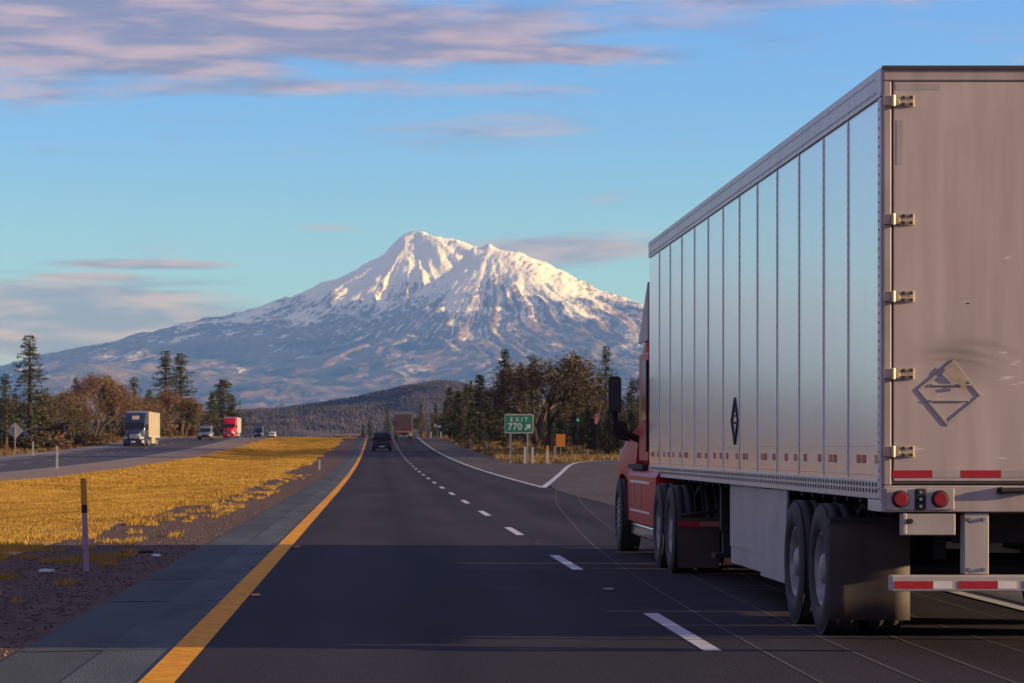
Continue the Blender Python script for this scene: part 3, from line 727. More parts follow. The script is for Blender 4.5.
# --- materials with their own dirt
def dirty(name, c1, c2, rough, vs, stretch, bump=0., coat=0., spec=.5, arcs=False, metal=0., lo=.84):
    m = mat(name, c1, rough, metal, vscale=vs, col2=c2, stretch=stretch, coat=coat, spec=spec)
    nt_ = m.node_tree; b = nt_.nodes['Principled BSDF']; tc = [n for n in nt_.nodes if n.type == 'TEX_COORD'][0]
    # fine speckle and vertical runs of road grime
    n2 = N(nt_, 'ShaderNodeTexNoise'); mp = N(nt_, 'ShaderNodeMapping'); mp.inputs['Scale'].default_value = (6, 6, .55); n2.inputs['Scale'].default_value = 1.6; n2.inputs['Detail'].default_value = 5
    nt_.links.new(tc.outputs['Object'], mp.inputs[0]); nt_.links.new(mp.outputs[0], n2.inputs['Vector'])
    r2 = N(nt_, 'ShaderNodeMapRange'); r2.inputs[1].default_value = .3; r2.inputs[2].default_value = .75; r2.inputs[3].default_value = lo; r2.inputs[4].default_value = 1.06
    nt_.links.new(n2.outputs['Fac'], r2.inputs[0])
    mu = N(nt_, 'ShaderNodeMix', data_type='RGBA', blend_type='MULTIPLY'); mu.inputs[0].default_value = 1
    src = b.inputs['Base Color'].links[0].from_socket; nt_.links.new(src, mu.inputs[6]); nt_.links.new(r2.outputs[0], mu.inputs[7])
    out = mu.outputs[2]
    if arcs:   # rubbed arcs and a grey smudge above the placard frame
        sp = N(nt_, 'ShaderNodeSeparateXYZ'); nt_.links.new(tc.outputs['Object'], sp.inputs[0])
        def mm_(op, a, b_=None, cl=False):
            n = N(nt_, 'ShaderNodeMath', operation=op, use_clamp=cl)
            for i, v in enumerate((a, b_)):
                if v is None: continue
                if isinstance(v, (int, float)): n.inputs[i].default_value = v
                else: nt_.links.new(v, n.inputs[i])
            return n.outputs[0]
        tot = None
        for cx, cz, rad, wd, st in ((-.86, 1.05, 1.08, .018, .3), (-.72, 1.35, .84, .03, .25), (-.9, .9, 1.17, .012, .25), (-.95, 1.6, .52, .1, .3), (-.75, 1.83, .16, .2, .25)):
            dx = mm_('SUBTRACT', sp.outputs[0], cx); dz = mm_('SUBTRACT', sp.outputs[2], cz)
            rr = mm_('SQRT', mm_('ADD', mm_('MULTIPLY', dx, dx), mm_('MULTIPLY', dz, dz)))
            q = mm_('DIVIDE', mm_('SUBTRACT', rr, rad), wd); q = mm_('EXPONENT', mm_('MULTIPLY', mm_('MULTIPLY', q, q), -1.))
            ang = mm_('EXPONENT', mm_('MULTIPLY', mm_('MULTIPLY', mm_('DIVIDE', mm_('SUBTRACT', dx, .12), .22), mm_('DIVIDE', mm_('SUBTRACT', dx, .12), .22)), -1.))
            up = mm_('MULTIPLY', dz, 3., True)
            v = mm_('MULTIPLY', mm_('MULTIPLY', mm_('MULTIPLY', q, ang), up), st); tot = v if tot is None else mm_('ADD', tot, v)
        tot = mm_('MULTIPLY', tot, mm_('ADD', n2.outputs['Fac'], .4), True)
        dk = N(nt_, 'ShaderNodeMix', data_type='RGBA'); nt_.links.new(tot, dk.inputs[0]); nt_.links.new(out, dk.inputs[6]); dk.inputs[7].default_value = (.10,.085,.075,1); out = dk.outputs[2]
    nt_.links.new(out, b.inputs['Base Color'])
    if bump:
        n3 = N(nt_, 'ShaderNodeTexNoise'); mp3 = N(nt_, 'ShaderNodeMapping'); mp3.inputs['Scale'].default_value = (1, .7, .35); n3.inputs['Scale'].default_value = 1.5; n3.inputs['Detail'].default_value = 2
        nt_.links.new(tc.outputs['Object'], mp3.inputs[0]); nt_.links.new(mp3.outputs[0], n3.inputs['Vector'])
        bp = N(nt_, 'ShaderNodeBump'); bp.inputs['Strength'].default_value = bump; bp.inputs['Distance'].default_value = .03
        nt_.links.new(n3.outputs['Fac'], bp.inputs['Height']); nt_.links.new(bp.outputs[0], b.inputs['Normal'])
    b.inputs['Coat Roughness'].default_value = .2
    return m
M['wall_white'] = dirty('trailer_white_panel', (.93,.93,.96), (.97,.97,.98), .22, .8, (1,1,.5), bump=.16, coat=1., lo=.93, spec=.7, metal=.5)
M['door_dust'] = dirty('dusty_door', (.46,.39,.345), (.54,.465,.415), .6, .9, (1,1,.6), arcs=True)
M['frame_dust'] = dirty('dusty_frame', (.36,.30,.26), (.47,.41,.36), .55, 3, (1,1,1))
M['rail'] = dirty('aluminium_rail', (.55,.55,.57), (.65,.64,.65), .4, 2, (1,.3,1), metal=.4)
M['hinge'] = mat('worn_hinge', (.5,.4,.26), .45, .5, var=.25, vscale=12)
M['rivet'] = mat('rivet_dark', (.34,.35,.38), .5, .5)
M['seal'] = mat('door_seal', (.05,.042,.038), .8)
M['plate_pale'] = dirty('pale_plate', (.36,.32,.29), (.46,.42,.38), .55, 3, (1,1,1))
L_ = 15.5; HW = 1.3; ZB, ZT = 1.087, 4.115
D = lambda d: d-RY
P = lambda X: X-RX          # world X -> truck local
# walls, roof and floor of the box
mb = MB(); mb.box(-HW, -HW+.03, .05, L_, ZB+.14, ZT-.2); mb.build('side_wall', M['wall_white'], truck)
mb = MB(); mb.box(HW-.03, HW, .05, L_, ZB+.14, ZT-.2); mb.build('side_wall', M['wall_white'], truck)
mb = MB(); mb.box(-HW+.02, HW-.02, .06, L_, ZT-.03, ZT-.004); mb.build('roof', M['rail'], truck)
mb = MB(); mb.box(-HW+.031, HW-.031, L_-.05, L_+.02, ZB, ZT-.04); mb.build('front_wall', M['wall_white'], truck, bevel=.01)
mb = MB(); mb.box(-HW+.04, HW-.04, .1, L_-.06, ZB+.02, ZB+.13); mb.build('trailer_floor', M['dark'], truck)
for s in (-1, 1):
    mb = MB(); x0, x1 = sorted((s*(HW+.012), s*(HW-.05)))
    mb.box(x0, x1, .0, L_+.01, ZT-.2, ZT); x0, x1 = sorted((s*(HW+.016), s*(HW+.012))); mb.box(x0, x1, .0, L_, ZT-.205, ZT-.185)
    tr_ = mb.build('top_rail', M['rail'], truck, bevel=.008)
    mb = MB()
    for i in range(150):
        y = .2+i*.102; x0, x1 = sorted((s*(HW+.0121), s*(HW+.018)))
        mb.box(x0, x1, y, y+.03, ZT-.165, ZT-.155); mb.box(x0, x1, y+.05, y+.065, ZT-.06, ZT-.05)
    mb.build('rivet_line', M['rivet'], tr_)
    mb = MB(); x0, x1 = sorted((s*(HW+.01), s*(HW-.06))); mb.box(x0, x1, .06, L_, ZB, ZB+.14)
    br = mb.build('bottom_rail', M['rail'], truck, bevel=.006)
    mb = MB()
    for i in range(int((L_-.2)/.12)):
        y = .15+i*.12; x0, x1 = sorted((s*(HW+.0101), s*(HW+.0125)))
        for z in (ZB+.045, ZB+.09): mb.box(x0, x1, y, y+.05, z, z+.028)
    mb.build('rail_slot', M['dark'], br)
# panel seams: thirteen panels, each joint a riveted post
npan = 13; pw = L_/npan
for s in (-1, 1):
    for i in range(1, npan):
        y = i*pw+.12*(1 if i == 1 else 0); mb = MB(); x0, x1 = sorted((s*HW, s*(HW+.006)))
        mb.box(x0, x1, y-.02, y+.02, ZB+.145, ZT-.21); sp_ = mb.build('panel_seam', M['rail'], truck)
        if s < 0:
            mb = MB(); z = ZB+.2
            while z < ZT-.24: mb.box(-HW-.010, -HW-.006, y-.012, y+.012, z, z+.02); z += .065
            mb.build('rivet_line', M['rail'], sp_)
# rear corner post plate with rivets
mb = MB(); mb.box(-HW-.008, -HW+.04, -.0, .5, zpx(512), ZB-.003); mb.box(-HW-.014, -HW+.001, 0., .1, ZB-.002, ZT-.21)
cp = mb.build('corner_post', M['rail'], truck, bevel=.004)
mb = MB(); z = ZB
while z < ZT-.24: mb.box(-HW-.019, -HW-.014, .05, .068, z, z+.018); z += .065
mb.build('rivet_line', M['rivet'], cp)
# reflective tape along the bottom of the side
mb = MB(); mw = MB(); am = MB()
for i in range(npan):
    y0 = i*pw
    for k, (a, b) in enumerate(((.12,.26),(.62,.76),(.82,.96))):
        if (i*3+k) % 4 == 3: continue
        MB().box(-HW-.004, -HW-.0005, y0+a, y0+b, 1.34, 1.40).build('reflective_tape', M['tape_red'] if (i+k) % 3 else M['tape_amber'], truck)

mb = MB(); mb.box(-HW-.004, -HW-.0005, .3, L_, 1.255, 1.262); mb.box(-HW-.004, -HW-.0005, .3, L_, 1.46, 1.464); mb.build('side_joint', M['rail'], truck)
# side placard holder: an open diamond
def diamond_ring(mb, fn, r0, r1, t):
    c = [(1,0),(0,1),(-1,0),(0,-1)]
    for i in range(4):
        a, b = c[i], c[(i+1)%4]
        lo = [fn(a[0]*r0,a[1]*r0,0), fn(b[0]*r0,b[1]*r0,0), fn(b[0]*r1,b[1]*r1,0), fn(a[0]*r1,a[1]*r1,0)]
        hi = [fn(a[0]*r0,a[1]*r0,t), fn(b[0]*r0,b[1]*r0,t), fn(b[0]*r1,b[1]*r1,t), fn(a[0]*r1,a[1]*r1,t)]
        mb.loft([lo, hi])
mb = MB(); diamond_ring(mb, lambda u, v, t: (-HW-.002-t, 25.65-RY+u, 1.715+v), .2, .235, .014)
mb.box(-HW-.012, -HW-.002, 25.65-RY-.14, 25.65-RY+.14, 1.69, 1.71); mb.box(-HW-.012, -HW-.002, 25.65-RY-.14, 25.65-RY+.14, 1.76, 1.775)
mb.build('placard_frame', M['dark'], truck)
# rear frame
mb = MB()
mb.box(-HW, HW, -.045, .06, ZT-.1, ZT); mb.box(-HW, -HW+.055, -.04, .06, 1.19, ZT-.102); mb.box(HW-.055, HW, -.04, .06, 1.19, ZT-.102)
mb.box(-HW, HW, -.04, .09, zpx(512), 1.188)
rf = mb.build('rear_frame', M['frame_dust'], truck, bevel=.008)
mb = MB(); mb.box(-HW-.012, HW+.012, -.06, -.0455, ZT-.022, ZT+.004); mb.build('drip_edge', M['seal'], rf)
# doors
zD0, zD1 = zpx(484), zpx(80.5)
for s in (-1, 1):
    xa, xb = sorted((s*(HW-.07), s*.012))
    mb = MB(); mb.box(xa, xb, -.035, .03, zD0+.02, zD1-.012)
    dr = mb.build('rear_door', M['door_dust'], truck, bevel=.006)
    mb = MB(); x0, x1 = sorted((s*(HW-.056), s*(HW-.069))); mb.box(x0, x1, -.03, .03, zD0, zD1); mb.box(xa, xb, -.03, .03, zD1-.011, zD1); mb.box(xa, xb, -.03, .03, zD0, zD0+.019)
    mb.build('door_seal', M['seal'], dr)
    for py in (102, 220, 297, 374, 451.5):
        z = zpx(py); mb = MB(); x0, x1 = sorted((s*(HW+.004), s*(HW-.11))); mb.box(x0, x1, -.062, -.041, z-.034, z+.034)
        mb.tube((s*(HW-.06), -.07, z-.04), (s*(HW-.06), -.07, z+.04), .016, n=10)
        x0, x1 = sorted((s*(HW-.112), s*(HW-.212))); mb.box(x0, x1, -.048, -.0352, z-.04, z+.04)
        for bx in (.135, .19):
            for bz in (-.022, .022): mb.disc_y(s*(HW-bx), -.048, z+bz, .011, 8, .012)
        h_ = mb.build('hinge', M['hinge'], truck, bevel=.003)
        mb = MB()
        for bx in (.135, .19):
            for bz in (-.024, .024): MB().disc_y(s*(HW-bx), -.0605, z+bz, .012, 8, .004).build('bolt', M['dark'], h_)
    for xr in (.055,):
        mb = MB(); mb.tube((s*xr, -.049, zD0-.0), (s*xr, -.049, zD1+.03), .013, n=10)
        for z in (1.3, 2.0, 2.8, 3.6): mb.box(s*xr-.038, s*xr+.038, -.058, -.0352, z-.03, z+.03)
        lr = mb.build('lock_rod', M['steel'], truck)
    if s < 0:
        cx, cz = P(4.01), zpx(393)
        mb = MB(); diamond_ring(mb, lambda u, v, t: (cx+u+.1*v, -.0352-t, cz+v-.1*u), .2, .232, .005)
        for v in (.055, -.055):
            hw = .2-abs(v)-.01; mb.box(cx-hw+.1*v, cx+hw+.1*v, -.046, -.0352, cz+v-.006, cz+v+.006)
        pf = mb.build('placard_frame', M['plate_pale'], truck, bevel=.003)
        mb = MB()
        for r0_, r1_ in ((.232,.2345),(.1975,.2)): diamond_ring(mb, lambda u, v, t: (cx+u+.1*v, -.0353-t, cz+v-.1*u), r0_, r1_, .002)
        mb.build('placard_edge', M['seal'], pf)
        mb = MB(); mb.add([(cx-.03,-.05,cz+.15),(cx+.02,-.05,cz+.2),(cx+.13,-.05,cz+.09),(cx+.08,-.05,cz+.045)], [(0,1,2,3)]); mb.box(cx+.07, cx+.11, -.056, -.048, cz+.03, cz+.05)
        mb.build('placard_clip', M['hinge'], pf)
        rq = random.Random(31)
        for xa_, za_, xl_ in ((4.36,2.13,.08),(4.42,2.05,.1),(4.33,1.93,.12),(4.45,1.9,.07),(4.3,1.36,.1),(3.72,1.44,.09),(3.66,1.41,.05),(4.1,2.45,.06),(4.4,2.8,.05)):
            mb = MB(); z_ = za_
            for q_ in range(3):
                x_ = P(xa_)+rq.uniform(-.03,.03); z_ += rq.uniform(-.012,.012); mb.add([(x_,-.0356,z_),(x_+xl_*.6,-.0356,z_+rq.uniform(-.006,.01)),(x_+xl_,-.0356,z_+rq.uniform(-.004,.012)),(x_+xl_*.5,-.0356,z_+.008)], [(0,1,2,3)])
            mb.build('scratch', M['tape_white'], dr)
        mb = MB(); mb.box(P(3.63), P(3.94), -.0362, -.0352, zpx(91), zpx(84.5)); mb.build('tape_patch', M['plate_pale'], dr)
        mb = MB(); mb.box(P(3.637), P(3.682), -.0362, -.0352, zpx(165.5), zpx(121)); mb.build('tape_patch', M['plate_pale'], dr)
    # reflective tape at the foot of the door
    a = P(3.607); mr, mw = MB(), MB()
    for k in range(7):
        x0, x1 = (a+k*.24, a+k*.24+.235); x0 = x0 if s < 0 else x0+1.3; x1 = x1 if s < 0 else x1+1.3
        if x1 > (xb if s < 0 else xb): break
        MB().box(x0, x1+(.045 if k % 2 == 0 else 0), -.0378-.0008*(k%2==0), -.0352, zpx(477.6), zpx(470.2)).build('reflective_tape', M['tape_red' if k % 2 == 0 else 'plate_pale'], dr)
# lamps on the sill
for s in (-1, 1):
    for X_ in (3.66, 3.937):
        x = P(X_) if s < 0 else -P(X_); z = zpx(499)
        mb = MB(); mb.box(x-.1, x+.1, -.052, -.0402, z-.075, z+.075); lp = mb.build('tail_lamp', M['plate_pale'], truck, bevel=.006)
        # lens and rim sit in the lamp plate
        mb = MB(); mb.disc_y(x, -.0522, z, .062, 24, .012); mb.build('lamp_gasket', M['dark'], lp)
        mb = MB(); mb.disc_y(x, -.0645, z, .05, 24, .016); mb.build('lamp_lens', M['lamp_red'], lp, bevel=.004)
    x = P(3.80) if s < 0 else -P(3.80)
    mb = MB(); mb.box(x-.034, x+.034, -.06, -.0402, zpx(510), zpx(488.5)); bl = mb.build('lamp_module', M['dark'], truck, bevel=.005)
    mb = MB()
    for py in (492, 499, 506): MB().disc_y(x, -.06, zpx(py), .012, 10, .01).build('bolt', M['steel'], bl)
# latch handle, plate, guard
mb = MB(); mb.tube((P(4.36), -.07, zpx(490.5)), (P(4.62), -.07, zpx(490)), .02, n=10); mb.tube((P(4.36),-.07,zpx(490.5)), (P(4.36),-.03,zpx(490.5)), .026, n=10); mb.tube((P(4.6),-.07,zpx(490)), (P(4.6),-.03,zpx(490)), .02, n=8)
mb.build('grab_handle', M['dark'], truck, smooth=False)
mb = MB(); mb.box(P(3.66), P(4.05), -.03, -.018, zpx(535), zpx(513)-.004); mb.box(P(3.68), P(3.71), -.034, -.0, zpx(534), zpx(513)); pl = mb.build('number_plate_panel', M['plate_pale'], truck, bevel=.006)
mb = MB(); mb.disc_y(P(3.73), -.0305, zpx(521), .02, 10, .03); mb.build('plate_lamp', M['dark'], pl)
mb = MB()
for s in (-1, 1):
    x = P(4.2)*-s if s > 0 else P(4.2)
    mb2 = MB(); mb2.box(x-.085, x+.085, -.02, .0, .565, .995); mb2.box(x-.085, x-.07, .0, .12, .565, .985); mb2.box(x+.07, x+.085, 0, .12, .565, .985)
    gp = mb2.build('guard_post', M['plate_pale'], truck, bevel=.005)
    mb2 = MB()
    for bz in (.6, .95):
        for bx in (-.05, .05): MB().disc_y(x+bx, -.0205, bz, .014, 8, .012).build('bolt', M['steel'], gp)
gb_ = MB().box(P(3.592), -P(3.592), -.075, .04, .45, .562).build('underride_bar', M['plate_pale'], truck, bevel=.01)
mr, mw = MB(), MB()
for k in range(11):
    x0 = P(3.615)+k*.225
    if x0+.22 > 1.28: break
    MB().box(x0+.002, x0+(.27 if k % 2 == 0 else .175), -.0775-.0006*(k%2==0), -.0752, zpx(588), zpx(580.5)).build('reflective_tape', M['tape_red' if k % 2 == 0 else 'tape_white'], gb_)
# running gear
def wheel_meshes(r=.51, wd=.27, deep=.0, seg=40):
    t = MB(); hw = wd/2; ri = r*.56
    prof = [(-hw*.75, ri), (-hw, ri*1.15), (-hw*1.04, r*.8), (-hw*.95, r*.95), (-hw*.82, r)]
    for k in (-.5, 0, .5): prof += [((k-.06)*wd*.8, r), ((k-.06)*wd*.8, r-.005), ((k+.06)*wd*.8, r-.005), ((k+.06)*wd*.8, r)]
    prof += [(hw*.82, r), (hw*.95, r*.95), (hw*1.04, r*.8), (hw, ri*1.15), (hw*.75, ri)]
    t.lathe_x(prof, 0, 0, 0, seg)
    ty = t.mesh('tyre', True); ty.materials.append(M['tyre'])
    m = MB()
    m.lathe_x([(-hw*.8, ri*1.02), (-hw*.86, ri*.97), (-hw*.55, ri*.92), (-hw*.25+deep, ri*.85), (-hw*.2+deep, ri*.45), (-hw*.75, ri*.4), (-hw*.85, ri*.3), (-hw*.86, .0001)], 0, 0, 0, seg)
    for i in range(10):
        a = i*.6283; m.tube((-hw*.2+deep, math.cos(a)*ri*.62, math.sin(a)*ri*.62), (-hw*.42+deep, math.cos(a)*ri*.62, math.sin(a)*ri*.62), .016, n=6)
    rm = m.mesh('wheel', True); rm.materials.append(M['rim']); return rm, ty
WM = wheel_meshes(); WS = wheel_meshes(.51, .29, -.09)
def put_wheel(par, x, y, z, s, wm=WM, spin=0.):
    o = new_obj('wheel', wm[0], par); o.location = (x, y, z); o.rotation_euler = (spin, 0, 0 if s < 0 else math.pi)
    new_obj('tyre', wm[1], o); return o
xl = P(3.44)+.14; xr_ = xl+2.6-.28
for yy in (20.25, 21.5):
    for s in (-1, 1):
        xo = xl if s < 0 else xr_
        put_wheel(truck, xo, yy-RY, .51, s, spin=yy); put_wheel(truck, xo-s*.33, yy-RY, .51, s, spin=yy*2)
    mb = MB(); mb.tube((xl, yy-RY, .51), (xr_, yy-RY, .51), .075, n=12); mb.tube((P(4.86)-.16, yy-RY, .51), (P(4.86)+.16, yy-RY, .51), .11, n=12); mb.build('axle', M['dark'], truck)
mb = MB()
for s in (-.55, .55): mb.box(s-.07, s+.07, 1.2, 5.2, .78, 1.07); mb.box(s-.05, s+.05, 1.6, 4., .6, .79)
mb.box(-.6, .6, 2.6, 2.75, .7, 1.0); mb.box(-.6, .6, .9, 1.0, .75, 1.05); mb.box(-1.2, 1.2, .2, .35, .98, 1.08)
mb.build('bogie_frame', M['dark'], truck, bevel=.01)
mb = MB()
for i in range(28): mb.box(-1.24, 1.24, .6+i*.53, .68+i*.53, ZB+.02-.06, ZB+.018)
mb.build('cross_member', M['dark'], truck)
for xx, yy, c in ((.1, 2.2, .9),(-.2,3.4,.88)):
    mb = MB(); mb.tube((xx, yy, c), (xx+.3, yy, c), .1, n=14); mb.build('air_tank', M['dark'], truck)
# mud flaps behind the trailer wheels
for s in (-1, 1):
    x0 = P(3.385); x1 = P(3.985)
    if s > 0: x0, x1 = -x1-.06, -x0-.06
    mb = MB(); n_ = 5
    rg = [[(x0+(x1-x0)*i/n_, 19.42-RY+.010*math.sin(i*1.1)*(1-k), .165+(.72)*k) for i in range(n_+1)] for k in (0,.25,.5,.75,1)]
    mb.loft(rg, close=False)
    fo = mb.build('mud_flap', M['flap'], truck, smooth=True); sd_ = fo.modifiers.new('Solid', 'SOLIDIFY'); sd_.thickness = .012
    mb = MB(); mb.box(x0-.0, x1+.0, 19.405-RY, 19.47-RY, .885, .93); mb.tube((x1-.1, 19.44-RY, .91), (P(4.3) if s < 0 else -P(4.3), 19.44-RY, .95), .02, n=8); mb.build('flap_bracket', M['dark'], truck)
# side skirt in two panels
for s in (-1, 1):
    x = s*(HW-.02)
    mb = MB(); t = .02*s
    mb.loft([[(x, 22.7-RY, .27),(x, 22.55-RY, 1.086),(x-t, 22.55-RY, 1.086),(x-t, 22.7-RY, .27)], [(x, 24.1-RY, .27),(x, 24.1-RY, 1.075),(x-t, 24.1-RY, 1.075),(x-t, 24.1-RY, .27)]]); mb.build('side_skirt', M['skirt'], truck)
    if s > 0: MB().box(x-.02, x, 21.98-RY, 22.52-RY, .5, 1.086).build('side_skirt', M['skirt'], truck); MB().box(x-.02, x, 26.43-RY, 29.6-RY, .2, 1.086).build('side_skirt', M['skirt'], truck)  # hidden-side panels added to stop sun streaks inside the trailer's shadow
    mb = MB(); x = s*(HW-.05)
    mb.box(*sorted((x, x-t)), 24.13-RY, 26.4-RY, .46, 1.086); mb.box(*sorted((x-.01*s, x-t-.01*s)), 24.13-RY, 26.4-RY, .29, .458); mb.build('side_skirt', M['skirt'], truck)
    mb = MB(); 
    for y in (22.9, 23.6, 24.7, 25.6): mb.box(*sorted((s*(HW-.06), s*(HW-.5))), y-RY, y-RY+.05, .6, 1.05)
    mb.build('skirt_brace', M['dark'], truck)
MB().box(HW-.045, HW-.022, .3, L_-.1, .93, 1.0865).build('light_block_lip', M['dark'], truck)  # unseen lip on the right, added to block sun between tyre tops and floor
# landing gear
for s in (-1, 1):
    mb = MB(); x = P(3.82) if s < 0 else -P(3.82); y = 28.3-RY
    mb.box(x-.07, x+.07, y-.07, y+.07, .55, 1.07); mb.box(x-.05, x+.05, y-.05, y+.05, .3, .56); mb.box(x-.15, x+.15, y-.14, y+.14, .26, .31); mb.tube((x, y, .9), (-.0, y, .9), .03, n=8); mb.tube((x, y, .6), (x+.5*s*-1, y+.9, 1.05), .03, n=8)
    mb.build('landing_leg', M['dark'], truck, bevel=.006)
MB().tube((P(5.9), D(32.45), .72), (P(5.9), D(35.), .72), .36, n=24).build('fuel_tank', M['steel'], truck)  # unseen right-hand tank, added to close a light gap under the tractor
mb = MB(); mb.box(-.9, -.6, 9.2, 9.9, .6, 1.05); mb.box(.1, .8, 9.4, 10.2, .55, 1.05); mb.build('tool_box', M['dark'], truck, bevel=.02)
# --- tractor
TX = P(4.74)
D = lambda d: d-RY
# drive axles
xl2 = P(3.40)+.14; xr2 = xl2+2.46-.28+.1
for yy in (30.2, 31.5):
    for s in (-1, 1):
        xo = xl2 if s < 0 else xr2
        put_wheel(truck, xo, D(yy), .51, s, spin=yy); put_wheel(truck, xo-s*.33, D(yy), .51, s)
    mb = MB(); mb.tube((xl2, D(yy), .51), (xr2, D(yy), .51), .08, n=12); mb.tube((TX-.2, D(yy), .51), (TX+.2, D(yy), .51), .17, n=14); mb.build('axle', M['dark'], truck)
for s in (-1, 1): put_wheel(truck, (xl2+.0) if s < 0 else xr2, D(36.5), .51, s, WS)
mb = MB()
for s in (-.43, .43): mb.box(TX+s-.05, TX+s+.05, D(29.4), D(37.4), .72, .98)
mb.box(TX-.5, TX+.5, D(30.4), D(31.3), .985, 1.02); mb.box(TX-.45, TX+.45, D(29.4), D(29.5), .72, .98)
mb.build('chassis_frame', M['dark'], truck)
mb = MB(); mb.tube((TX, D(30.85), 1.0), (TX, D(30.85), 1.08), .48, n=24); mb.build('fifth_wheel', M['dark'], truck)
for s in (-1, 1):
    x0, x1 = (P(3.43), P(3.9)) if s < 0 else (-P(3.9)-.3, -P(3.43)-.3)
    mb = MB(); mb.box(x0, x1, D(29.52), D(29.535), .09, .66); mf = mb.build('mud_flap', M['flap'], truck)
    mb = MB(); mb.box(x0, (x0+x1)/2, D(29.505), D(29.519), .56, .615); mb.build('reflective_tape', M['tape_red'], mf)
    mb = MB(); mb.box((x0+x1)/2+.004, x1, D(29.505), D(29.519), .56, .615); mb.build('reflective_tape', M['tape_amber'], mf)
    mb = MB(); mb.tube((x0+.03, D(29.56), .68), (TX, D(29.56), .85), .022, n=8); mb.build('flap_bracket', M['dark'], truck)
# cab
def car_rings(spec, cx): return [rr_ring(D(d), cx, hw, z0, z1, r) for d, hw, z0, z1, r in spec]
mb = MB(); mb.loft(car_rings([(33.98,1.16,1.18,2.98,.1),(34.6,1.165,1.18,2.95,.12),(35.35,1.15,1.18,2.78,.16),(35.75,1.12,1.18,2.45,.2),(36.25,1.05,1.18,1.98,.2)], TX))
cab = mb.build('cab', M['red'], truck, smooth=True); 
mb = MB(); mb.loft(car_rings([(33.99,1.12,2.985,3.62,.14),(34.4,1.1,2.97,3.5,.16),(34.9,1.02,2.93,3.2,.1),(35.35,.9,2.83,2.95,.04)], TX)); mb.build('roof_fairing', M['skirt'], truck, smooth=True)
for s in (-1, 1):
    mb = MB(); x = TX+s*1.19; mb.loft([[(x,D(33.99),3.2),(x,D(33.99),3.62),(x,D(34.5),3.3),(x,D(35.2),2.86),(x,D(34.8),2.86),(x,D(33.99),2.86)], [(x-s*.03,D(33.99),3.2),(x-s*.03,D(33.99),3.62),(x-s*.03,D(34.5),3.3),(x-s*.03,D(35.2),2.86),(x-s*.03,D(34.8),2.86),(x-s*.03,D(33.99),2.86)]]); mb.build('fairing_side', M['skirt'], truck)
    mb = MB(); x0, x1 = sorted((TX+s*1.165, TX+s*1.13)); mb.box(x0, x1, D(33.82), D(33.975), 1.2, 3.05); mb.build('gap_extender', M['dark'], truck)
    # door with window and handle
    mb = MB(); x0, x1 = sorted((TX+s*1.172, TX+s*1.10)); mb.box(x0, x1, D(34.08), D(35.28), 1.26, 2.72); dr = mb.build('door', M['red'], truck, bevel=.03, seg=3)
    mb = MB(); x0, x1 = sorted((TX+s*1.178, TX+s*1.12)); mb.loft([[(x0,D(34.16),1.82),(x0,D(34.95),1.82),(x0,D(34.8),2.62),(x0,D(34.16),2.62)],[(x1,D(34.16),1.82),(x1,D(34.95),1.82),(x1,D(34.8),2.62),(x1,D(34.16),2.62)]]); mb.build('window', M['glass'], dr)
    mb = MB(); x0, x1 = sorted((TX+s*1.19, TX+s*1.17)); mb.box(x0, x1, D(34.14), D(34.3), 1.55, 1.59); mb.build('handle', M['chrome'], dr)
    mb = MB(); mb.tube((TX+s*1.19, D(34.03), 1.4), (TX+s*1.19, D(34.03), 2.6), .018, n=8); mb.build('grab_rail', M['dark'], truck)
mb = MB(); mb.loft([[(TX-1.02,D(35.5),2.66),(TX+1.02,D(35.5),2.66),(TX+.98,D(36.22),2.02),(TX-.98,D(36.22),2.02)],[(TX-1.,D(35.52),2.70),(TX+1.,D(35.52),2.70),(TX+.96,D(36.25),2.05),(TX-.96,D(36.25),2.05)]]); mb.build('windshield', M['glass'], truck)
mb = MB(); mb.loft(car_rings([(36.2,1.08,.95,1.98,.28),(36.7,1.0,.9,1.86,.3),(37.3,.86,.8,1.68,.3),(37.8,.74,.7,1.5,.24),(38.0,.66,.75,1.38,.2)], TX)); mb.build('hood', M['red'], truck, smooth=True)
